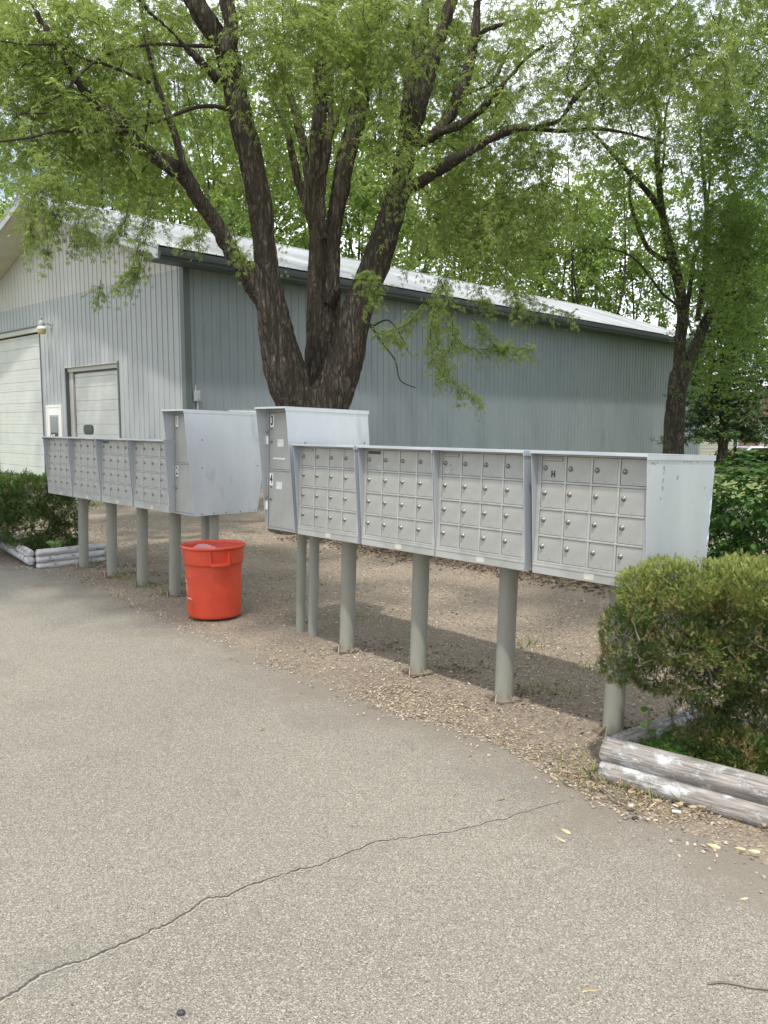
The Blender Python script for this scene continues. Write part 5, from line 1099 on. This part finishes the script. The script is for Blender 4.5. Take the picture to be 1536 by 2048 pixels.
mg2 = N(nl, 'ShaderNodeMapping'); mg2.inputs['Scale'].default_value = (6, 90, 1); K.new(cb.outputs[0], mg2.inputs[0])
n2 = N(nl, 'ShaderNodeTexNoise'); n2.inputs['Scale'].default_value = 1.2; n2.inputs['Detail'].default_value = 5; K.new(mg2.outputs[0], n2.inputs['Vector'])
r2 = N(nl, 'ShaderNodeValToRGB'); r2.color_ramp.elements[0].position = .3; r2.color_ramp.elements[0].color = (.10,.09,.08,1); r2.color_ramp.elements[1].position = .7; r2.color_ramp.elements[1].color = (.34,.31,.28,1); K.new(n2.outputs[0], r2.inputs[0])
r3 = N(nl, 'ShaderNodeValToRGB'); r3.color_ramp.elements[0].position = .25; r3.color_ramp.elements[0].color = (.34,.34,.335,1); r3.color_ramp.elements[1].position = .6; r3.color_ramp.elements[1].color = (.50,.50,.495,1); K.new(n2.outputs[0], r3.inputs[0])
mm = N(nl, 'ShaderNodeMix', data_type='RGBA'); K.new(r1.outputs[0], mm.inputs['Factor']); K.new(r2.outputs[0], mm.inputs[6]); K.new(r3.outputs[0], mm.inputs[7]); K.new(mm.outputs[2], pb.inputs['Base Color'])
bp = N(nl, 'ShaderNodeBump'); bp.inputs['Strength'].default_value = .7; bp.inputs['Distance'].default_value = .006; ad = N(nl, 'ShaderNodeMath', operation='ADD'); K.new(n2.outputs[0], ad.inputs[0]); K.new(r1.outputs[0], ad.inputs[1]); K.new(ad.outputs[0], bp.inputs['Height']); K.new(bp.outputs[0], pb.inputs['Normal'])
def log(p0, p1, r, label, seed=0, group='painted logs of the planting bed borders', wear=0., m=None):
    p0, p1 = np.array(p0, float), np.array(p1, float); L_ = np.linalg.norm(p1-p0); u = (p1-p0)/L_; n = max(10, int(L_/.03)); seg = 28
    a = np.array([0, 0, 1.]); s = np.cross(u, a); s /= np.linalg.norm(s); t = np.cross(s, u); V = []; al = []; ar = []
    rings = [(-.012, .55), (-.004, .86)]+[(i/n*L_, 1.) for i in range(n+1)]+[(L_+.004, .86), (L_+.012, .55)]
    for d, k in rings:
        for q in range(seg):
            th = 2*math.pi*q/seg; g = mnoise.noise(Vector((seed*7+d*1.6, math.cos(th)*1.2, math.sin(th)*1.2)))*.10+mnoise.noise(Vector((d*2.5+seed, math.cos(th)*6, math.sin(th)*6)))*.05
            edge_ = .07*mnoise.noise(Vector((math.cos(th)*2, math.sin(th)*2, seed)))*(r)*4*(1 if k < 1 else 0)
            rr = r*k*(1+g); V.append(p0+u*(d+edge_)+s*math.cos(th)*rr+t*math.sin(th)*rr); al.append(d+seed*3.7+wear); ar.append(th*r if True else 0)
    nr = len(rings); F = [(i*seg+k, i*seg+(k+1) % seg, (i+1)*seg+(k+1) % seg, (i+1)*seg+k) for i in range(nr-1) for k in range(seg)]
    me = npmesh('border_log', np.array(V)-p0, [F, [tuple(range(seg))[::-1], tuple((nr-1)*seg+k for k in range(seg))]], smooth=True, attrs={'along': al, 'around': ar})
    o = link('border_log', me, m or M_log, None, tuple(p0)); return tag(o, label, 'log', group)
M_log2 = M_log.copy(); M_log2.name = 'white_log_paint'
for n_ in M_log2.node_tree.nodes:
    if n_.type == 'VALTORGB' and abs(n_.color_ramp.elements[0].position-.50) < .001: n_.color_ramp.elements[0].position = .38; n_.color_ramp.elements[1].position = .46
fd = np.array([.779, -.627]); c0 = np.array([.975, 3.435])
log((*(c0+fd*.0), .128), (*(c0+fd*2.4), .128), .056, 'upper peeling white log at the right, along the front of the juniper', 1)
log((*(c0+np.array([-.012, -.022])), .038), (*(c0+fd*2.4+np.array([-.012, -.022])), .038), .052, 'lower half-buried peeling log at the right, on the asphalt side of the juniper', 2)
log((c0[0]+.075, c0[1]+.06, .118), (1.62, 3.93, .118), .048, 'short weathered log running back from the corner beside the last mailbox post', 3)
log((c0[0]+.075, c0[1]+.07, .035), (1.62, 3.94, .035), .045, 'lower weathered log running back beside the last mailbox post', 4)
for k, (z, r) in enumerate(((.168, .040), (.093, .040), (.022, .038))):
    log((-3.735, 8.62, z), (-3.19, 9.13, z), r, ['top white log of the left border, right of its corner', 'middle white log of the left border, right of its corner', 'bottom white log of the left border, sunk in the litter right of its corner'][k], 5+k, m=M_log2)
for k, (z, r) in enumerate(((.165, .044), (.085, .046))):
    log((-3.80, 8.60, z), (-6.0, 11.7, z), r, ['top white log of the left border running away left of its corner', 'bottom white log of the left border running away left of its corner'][k], 8+k, m=M_log2)
# soil inside both beds and low clover
def bed(poly, z, n_=''):
    q = MB(); q.prism(poly, -.02, z, 'z'); o = q.build('planting_bed', M_dirt); return tag(o, kind='structure')
bed([(1.03, 3.47), (2.85, 2.02), (3.6, 3.2), (1.60, 3.92)], .10); bed([(-3.76, 8.68), (-3.22, 9.14), (-3.9, 10.2), (-5.2, 11.4), (-5.9, 11.5)], .12)
CLV = ([(0,0,0),(.5,.5,.1),(0,1,0),(-.5,.5,.1),(.3,-.1,.05),(.9,-.5,0),(.2,-.7,.0),(-.3,-.1,.05),(-.2,-.7,0),(-.9,-.5,0)], [(0,1,2,3),(0,4,5,6),(0,8,9,7)])
def cover(name, label, n, pos, size, m, zspread, T=CLV):
    P = pos(n); z = rng.random(len(P))**1.5; P = np.c_[P[:, :2], P[:, 2]+z*zspread]; D = rng.normal(size=P.shape)*np.array([1, 1, .35]); up = np.tile([0, 0, 1.], (len(P), 1))+rng.normal(size=P.shape)*.3
    V, F, k = scatter(T[0], T[1], P, rot_from(D, np.cross(D, up)), rng.uniform(*size, len(P)))
    o = link(name, npmesh(name, V, [F], attrs={'rnd': np.repeat(np.clip(rng.random(len(P))*.6+.4*z, 0, 1), k)}), m); return tag(o, label, 'ground cover', kind='stuff')
def q1(n):
    t = rng.random(n)**.8; s = rng.random(n)**1.6; return np.c_[1.05+fd[0]*t*1.1+s*.26, 3.50+fd[1]*t*1.1+s*.26, np.full(n, .10)]
M_clov = leafmat('clover', [(.05,.13,.02),(.09,.20,.03),(.15,.28,.06)], .25)
cover('clover_patch', 'small bright clover filling the bed behind the peeling front log', 5200, q1, (.007, .013), M_clov, .05)
def q2(n):
    s = rng.uniform(-3.2, 5.5, n); w_ = rng.random(n)**1.5*1.7; p = np.c_[RM[0]+RS[0]*s+.734*(3.35+w_), RM[1]+RS[1]*s+.68*(3.35+w_), np.full(n, .01)]
    return p[np.array([mnoise.noise(Vector((a*1.1, b*1.1, 2))) > -.12 for a, b, _ in p])]
cover('ivy_patch', 'low dark ivy and weeds on the ground behind the mailbox row', 9000, q2, (.03, .055), M_ivy, .22)
def q3(n):
    c_ = np.array([(-1.95,7.35),(-1.5,6.9),(-2.6,8.0),(1.0,5.6),(1.35,5.0),(.93,4.55),(.95,3.5),(.93,3.4),(1.1,3.25),(-.2,6.3),(2.1,4.8),(-2.3,7.6),(-3.3,8.9)]); k = rng.integers(len(c_), size=n); return np.c_[c_[k]+rng.normal(size=(n, 2))*.09, np.full(n, .008)]
GR = ([(-.05,0,0),(.05,0,0),(.03,.6,.05),(0,1,.15)], [(0,1,2,3)])
P = q3(900); D = rng.normal(size=P.shape)*np.array([.5, .5, 0])+np.array([0, 0, 1.]); V, F, k = scatter(GR[0], GR[1], P, rot_from(D), rng.uniform(.02, .085, len(P)))
o = link('weed_tufts', npmesh('weed_tufts', V, [F], attrs={'rnd': np.repeat(rng.random(len(P)), k)}), leafmat('weeds', [(.14,.17,.05),(.20,.22,.08),(.30,.27,.14)], .2)); tag(o, 'thin weed and grass tufts around the post feet', 'grass', kind='stuff')
def q4(n):
    p = np.c_[rng.uniform(-20, -4, n), rng.uniform(9.6, 17, n)]; return np.c_[p[(p[:, 1] > edge_y(p[:, 0])+.3) & (p[:, 0] < -5.2)], np.zeros(((p[:, 1] > edge_y(p[:, 0])+.3) & (p[:, 0] < -5.2)).sum())]
P = q4(26000); D = rng.normal(size=P.shape)*np.array([.4, .4, 0])+np.array([0, 0, 1.]); V, F, k = scatter(GR[0], GR[1], P, rot_from(D), rng.uniform(.05, .12, len(P)))
o = link('grass_verge', npmesh('grass_verge', V, [F], attrs={'rnd': np.repeat(rng.random(len(P)), k)}), leafmat('verge', [(.06,.12,.02),(.12,.19,.04),(.20,.24,.08)], .25)); tag(o, 'grass growing behind the left log border', 'grass', kind='stuff')
# dark leaf litter line behind the row, curled dry leaves and bark by the right log
CURL = ([(-.14,0,.08),(.16,0,.10),(-.24,.45,.02),(.22,.5,.0),(-.05,1.2,.12),(.0,.5,-.06),(0,0,-.02)], [(0,6,5,2),(6,1,3,5),(2,5,4,4),(5,3,4,4)])
def dry(n, pos, size, cols, label, name='dry_leaves'):
    P = pos(n); D = rng.normal(size=P.shape)*np.array([1, 1, .15]); up = np.tile([0, 0, 1.], (len(P), 1))+rng.normal(size=P.shape)*.45
    Rm = rot_from(D, np.cross(D, up)); s = rng.uniform(*size, len(P)); V, F, k = scatter(CURL[0], [(0,6,5,2),(6,1,3,5)], P, Rm, s); F3 = scatter(CURL[0], [(2,5,4),(5,3,4)], P, Rm, s)[1]
    o = link(name, npmesh(name, V, [F, F3], attrs={'rnd': np.repeat(rng.random(len(P)), k)}), leafmat(name+'_col', cols, .1, .7)); return tag(o, label, 'leaf litter', kind='stuff')
def r1_(n):
    s = rng.uniform(-3.5, 5.5, n); w_ = rng.normal(size=n)*.22; return np.c_[RM[0]+RS[0]*s+.734*(3.2+w_), RM[1]+RS[1]*s+.68*(3.2+w_), .015+.03*rng.random(n)]
dry(7000, r1_, (.02, .05), [(.07,.05,.038),(.14,.10,.07),(.24,.18,.125)], 'dark band of old leaf litter behind the mailbox row')
def r2_(n):
    t = rng.uniform(-.15, 1.1, n); w_ = np.abs(rng.normal(size=n))*.07+.075; return np.c_[c0[0]+fd[0]*t-.627*w_, c0[1]+fd[1]*t-.779*w_, AZ+.006+.006*rng.random(n)]
dry(110, r2_, (.012, .042), [(.26,.17,.10),(.44,.34,.22),(.34,.24,.15)], 'curled tan leaves and bark flakes against the foot of the peeling log')
def r3_(n):
    p = np.c_[rng.uniform(.55, 1.15, n), np.zeros(n), np.zeros(n)]; p[:, 1] = edge_y(p[:, 0])+rng.normal(size=n)*.10+.12; p[:, 2] = AZ; return p
dry(60, r3_, (.010, .026), [(.30,.22,.13),(.46,.38,.26),(.24,.16,.10)], 'tan leaf scraps near the corner of the log border')
CU = [(.695,2.874),(.662,2.814),(1.211,2.769),(1.297,2.759),(1.341,2.739),(1.172,2.459),(.537,2.037),(.495,3.166),(.30,3.22),(-.62,3.9)]
dry(len(CU), lambda n: np.c_[np.array(CU), np.full(n, AZ+.006)], (.022, .045), [(.55,.45,.27),(.66,.58,.40)], 'a few pale curled bark strips lying on the open asphalt')
def dense_soil(n):
    c_ = [(p[0], p[1]) for p in [(RM[0]+RS[0]*s, RM[1]+RS[1]*s) for s in (-3.24,-2.534,-1.859,-1.223,1.183,1.87,2.553,3.25)]]; c_ = np.array(c_); k = rng.integers(len(c_), size=n); return np.c_[c_[k]+np.array([.25, .05])+rng.normal(size=(n, 2))*np.array([.2, .12]), .012+.01*rng.random(n)]
dry(1300, dense_soil, (.012, .028), [(.06,.045,.03),(.16,.12,.09),(.30,.25,.18)], 'broken dark leaves and chips gathered behind the post feet')
def stick(pts, r0, r1, label):
    p = smoothpath(pts, 5)+rng.normal(size=(1, 3))*0; o_ = p[0].copy(); q = MB(); q.tube([tuple(a-o_) for a in p], list(np.linspace(r0, r1, len(p))), 8, jit=.5); o = q.build('fallen_stick', M_wood, None, tuple(o_)); return tag(o, label, 'stick')
stick([(.899,3.50,.04),(.914,3.30,.034),(.935,3.188,.034),(.965,3.12,.033)], .0045, .0025, 'dark twig lying from the log corner onto the asphalt')
stick([(.925,3.35,.034),(.95,3.22,.036),(.978,3.105,.032)], .003, .0018, 'thin pale twig lying across the dark twig by the log corner')
stick([(.886,2.062,.029),(.934,2.066,.030),(.997,2.048,.030),(1.06,2.031,.03),(1.12,1.99,.03)], .0028, .0035, 'thin knobbly twig on the asphalt at the bottom right')
def stone(x, y, r, m, label):
    q = MB(); n = 9
    for j in range(5):
        ph = math.pi*j/4
        for k in range(n):
            a = 2*math.pi*k/n; rr = r*(1+.25*mnoise.noise(Vector((x*50+math.cos(a)*1.2, math.sin(a)*1.2, ph)))); q.v.append((rr*1.2*math.sin(ph)*math.cos(a), rr*.95*math.sin(ph)*math.sin(a), rr*.62*math.cos(ph)))
    q.f = [(j*n+k, j*n+(k+1) % n, (j+1)*n+(k+1) % n, (j+1)*n+k) for j in range(4) for k in range(n)]; q.m = [0]*len(q.f); q.sm = [True]*len(q.f)
    o = q.build('stone', m, None, (x, y, AZ+r*.5)); return tag(o, label, 'stone')
msd = mat('dark_stone', (.035,.037,.042), .7); mst = noisy('tan_stone', (.35,.32,.24), (.48,.44,.35), 60)
stone(.976, 2.999, .011, msd, 'dark round pebble in front of the peeling log'); stone(.935, 2.998, .009, noisy('grey_stone', (.14,.12,.10), (.2,.18,.15), 50), 'brownish pebble just left of the dark round pebble')
stone(1.024, 2.992, .008, mst, 'small pale pebble right of the dark round pebble'); stone(.99, 3.098, .013, mst, 'flat tan stone at the end of the dark twig'); stone(-.528, 1.954, .010, msd, 'dark pebble at the bottom edge of the picture, on the asphalt')
q = MB(); q.tube([(0,0,0),(.028,-.012,.001)], .0045, 12); cg = q.build('cigarette_butt', M_white, None, (1.14, 3.055, AZ+.006)); tag(cg, 'small white cylindrical scrap beside the lower peeling log', 'litter scrap')
# broad leaf seedlings in the beds
def seedling(x, y, z, n, size, label):
    LV = ([(0,0,0),(.30,.25,.05),(.28,.6,.03),(0,1,-.10),(-.28,.6,.03),(-.30,.25,.05)], [(0,1,2,3),(0,3,4,5)]); a = np.arange(n)*2.4; D = np.c_[np.cos(a), np.sin(a), np.full(n, .25)]
    P = np.c_[np.zeros((n, 2)), np.linspace(.05, .16, n)]; root = empty('seedling', (x, y, z), 0, label, 'seedling')
    V, F, k = scatter(LV[0], LV[1], P, rot_from(D, np.cross(D, np.tile([0, 0, 1.], (n, 1)))), np.full(n, size)); link('leaves', npmesh('leaves', V, [F], attrs={'rnd': np.repeat(rng.uniform(.6, 1, n), k)}), M_bush, root)
    q = MB(); q.tube([(0,0,-.02),(0,0,.17)], .003, 6); q.build('stem', M_wood, root)
seedling(-3.62, 8.82, .10, 6, .10, 'small broad-leaved seedling behind the corner of the left border')
seedling(1.20, 3.56, .10, 5, .045, 'tiny leafy seedling above the corner of the right border')

# ------------------------------------------------------------------ far side of the lawn
hd = empty('clipped_hedge', (12.5, 30.3, 0), 0, 'low dark clipped hedge along the far edge of the lawn', 'hedge')
n = 9000; P = np.c_[rng.uniform(0, 26, n), rng.uniform(-.5, .5, n), rng.uniform(0, .5, n)]; sf = rng.random(n) < .75
P[sf, 2] = np.where(rng.random(sf.sum()) < .5, .48+rng.normal(size=sf.sum())*.04, P[sf, 2]); P[sf, 1] = np.where(P[sf, 2] < .44, -.5+rng.normal(size=sf.sum())*.05, P[sf, 1])
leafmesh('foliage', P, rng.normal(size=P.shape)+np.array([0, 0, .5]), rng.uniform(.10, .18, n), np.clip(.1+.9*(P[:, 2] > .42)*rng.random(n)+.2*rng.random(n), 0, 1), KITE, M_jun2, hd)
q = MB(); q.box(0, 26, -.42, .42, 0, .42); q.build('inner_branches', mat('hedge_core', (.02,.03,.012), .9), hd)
def tz(x, y): return float(terr(np.array(float(x)), np.array(float(y))))
def house(name, x, y, w_, d, h, rot, mt, label, wins, roofh=1.8, roofm=None):
    root = empty(name, (x, y, tz(x, y)-.3), rot, label, 'house'); q = MB(); q.box(0, w_, 0, d, 0, h); q.prism([(0, h), (w_, h), (w_/2, h+roofh)], 0, d, 'y'); q.build('walls', mt, root)
    q = MB(); q.prism([(-.4, h-.2), (w_/2, h+roofh), (w_+.4, h-.2), (w_+.4, h), (w_/2, h+roofh+.22), (-.4, h)], -.4, d+.4, 'y'); q.build('roof', roofm or M_gut, root)
    for (a, b, c, e) in wins:
        f = MB(); f.box(a-.08, b+.08, -.05, -.01, c-.08, e+.08); fr = f.build('window', M_white, root); f = MB(); f.box(a, (a+b)/2-.03, -.06, -.05, c, e); f.box((a+b)/2+.03, b, -.06, -.05, c, e); f.build('pane', M_glass, fr)
    return root
def lapmat(name, c1, c2, per):
    m = mat(name, c1, .7); nt = m.node_tree; K = nt.links; tc = N(nt, 'ShaderNodeTexCoord'); wv = N(nt, 'ShaderNodeTexWave', bands_direction='Z', wave_profile='SAW'); wv.inputs['Scale'].default_value = per; K.new(tc.outputs['Object'], wv.inputs[0])
    r = N(nt, 'ShaderNodeValToRGB'); r.color_ramp.elements[0].position = .05; r.color_ramp.elements[0].color = (*c2, 1); r.color_ramp.elements[1].position = .2; r.color_ramp.elements[1].color = (*c1, 1); K.new(wv.outputs[0], r.inputs[0]); K.new(r.outputs[0], nt.nodes['Principled BSDF'].inputs['Base Color']); return m
house('small_house', 18.3, 47, 1.9, 5, 3.9, 0, lapmat('beige_lap_siding', (.38,.37,.32), (.16,.155,.13), 1.6), 'small beige lap-sided building just right of the far end of the shed', [], .8)
house('brick_house', 28.2, 72, 12, 8, 4.2, .08, noisy('red_brick', (.17,.095,.08), (.24,.14,.115), 8, 4, .85, stretch=(1,1,3)), 'reddish brick house far beyond the lawn and the hedge', [(2.2, 3.2, 1.3, 2.5), (6, 7, 1.3, 2.5)], 2.0)
house('white_house', 29.5, 56, 12, 9, 3.6, -.05, lapmat('white_lap_siding', (.70,.71,.72), (.42,.43,.45), 1.5), 'white-sided house at the right edge beyond the hedge', [(1.5, 2.5, 1.2, 2.4)], 1.8)
def car(x, y, rz, col, label, tall=0):
    root = empty('parked_car', (x, y, tz(x, y)), rz, label, 'car', 'cars parked beyond the hedge'); m = mat('car_paint', col, .25, .2)
    pr = [(-2.2, .35), (-2.25, .75), (-2.0, .95), (-1.15, 1.0), (-.55, 1.42+tall), (.9, 1.46+tall), (1.75, 1.02+tall*.6), (2.2, .92+tall*.5), (2.28, .6), (2.2, .33)]
    q = MB(); q.prism(pr, -.86, .86, 'y'); b_ = q.build('body', m, root, bevel=.07)
    q = MB(); q.prism([(-.98, 1.03), (-.52, 1.36+tall), (.86, 1.39+tall), (1.5, 1.05+tall*.5)], -.866, .866, 'y'); q.build('windows', M_glass, root)
    q = MB(); q.add([(-1.17, -.68, 1.02), (-1.17, .68, 1.02), (-.60, .62, 1.405+tall), (-.60, -.62, 1.405+tall)], [(0,1,2,3)]); q.build('windscreen', M_glass, root)
    for wx in (-1.4, 1.35):
        for wy in (-.80, .80):
            q = MB(); q.tube([(wx, wy-.10, .32), (wx, wy+.10, .32)], .32, 20); wl = q.build('wheel', M_black, root); q = MB(); q.tube([(wx, wy-.105, .32), (wx, wy+.105, .32)], .19, 14); q.build('rim', M_rail, wl)
    for wy in (-.6, .6):
        q = MB(); q.box(-2.27, -2.2, wy-.17, wy+.17, .62, .76); q.build('headlight', M_white, root)
    return root
car(27.2, 62, math.radians(75), (.05, .12, .30), 'blue car parked beyond the hedge, half hidden behind the spruce trunk')
car(29.6, 64, math.radians(80), (.75, .16, .04), 'orange car parked right of the blue one beyond the hedge')
car(26.2, 58, math.radians(10), (.75, .75, .75), 'white car parked side-on in front of the blue and orange ones', .1)
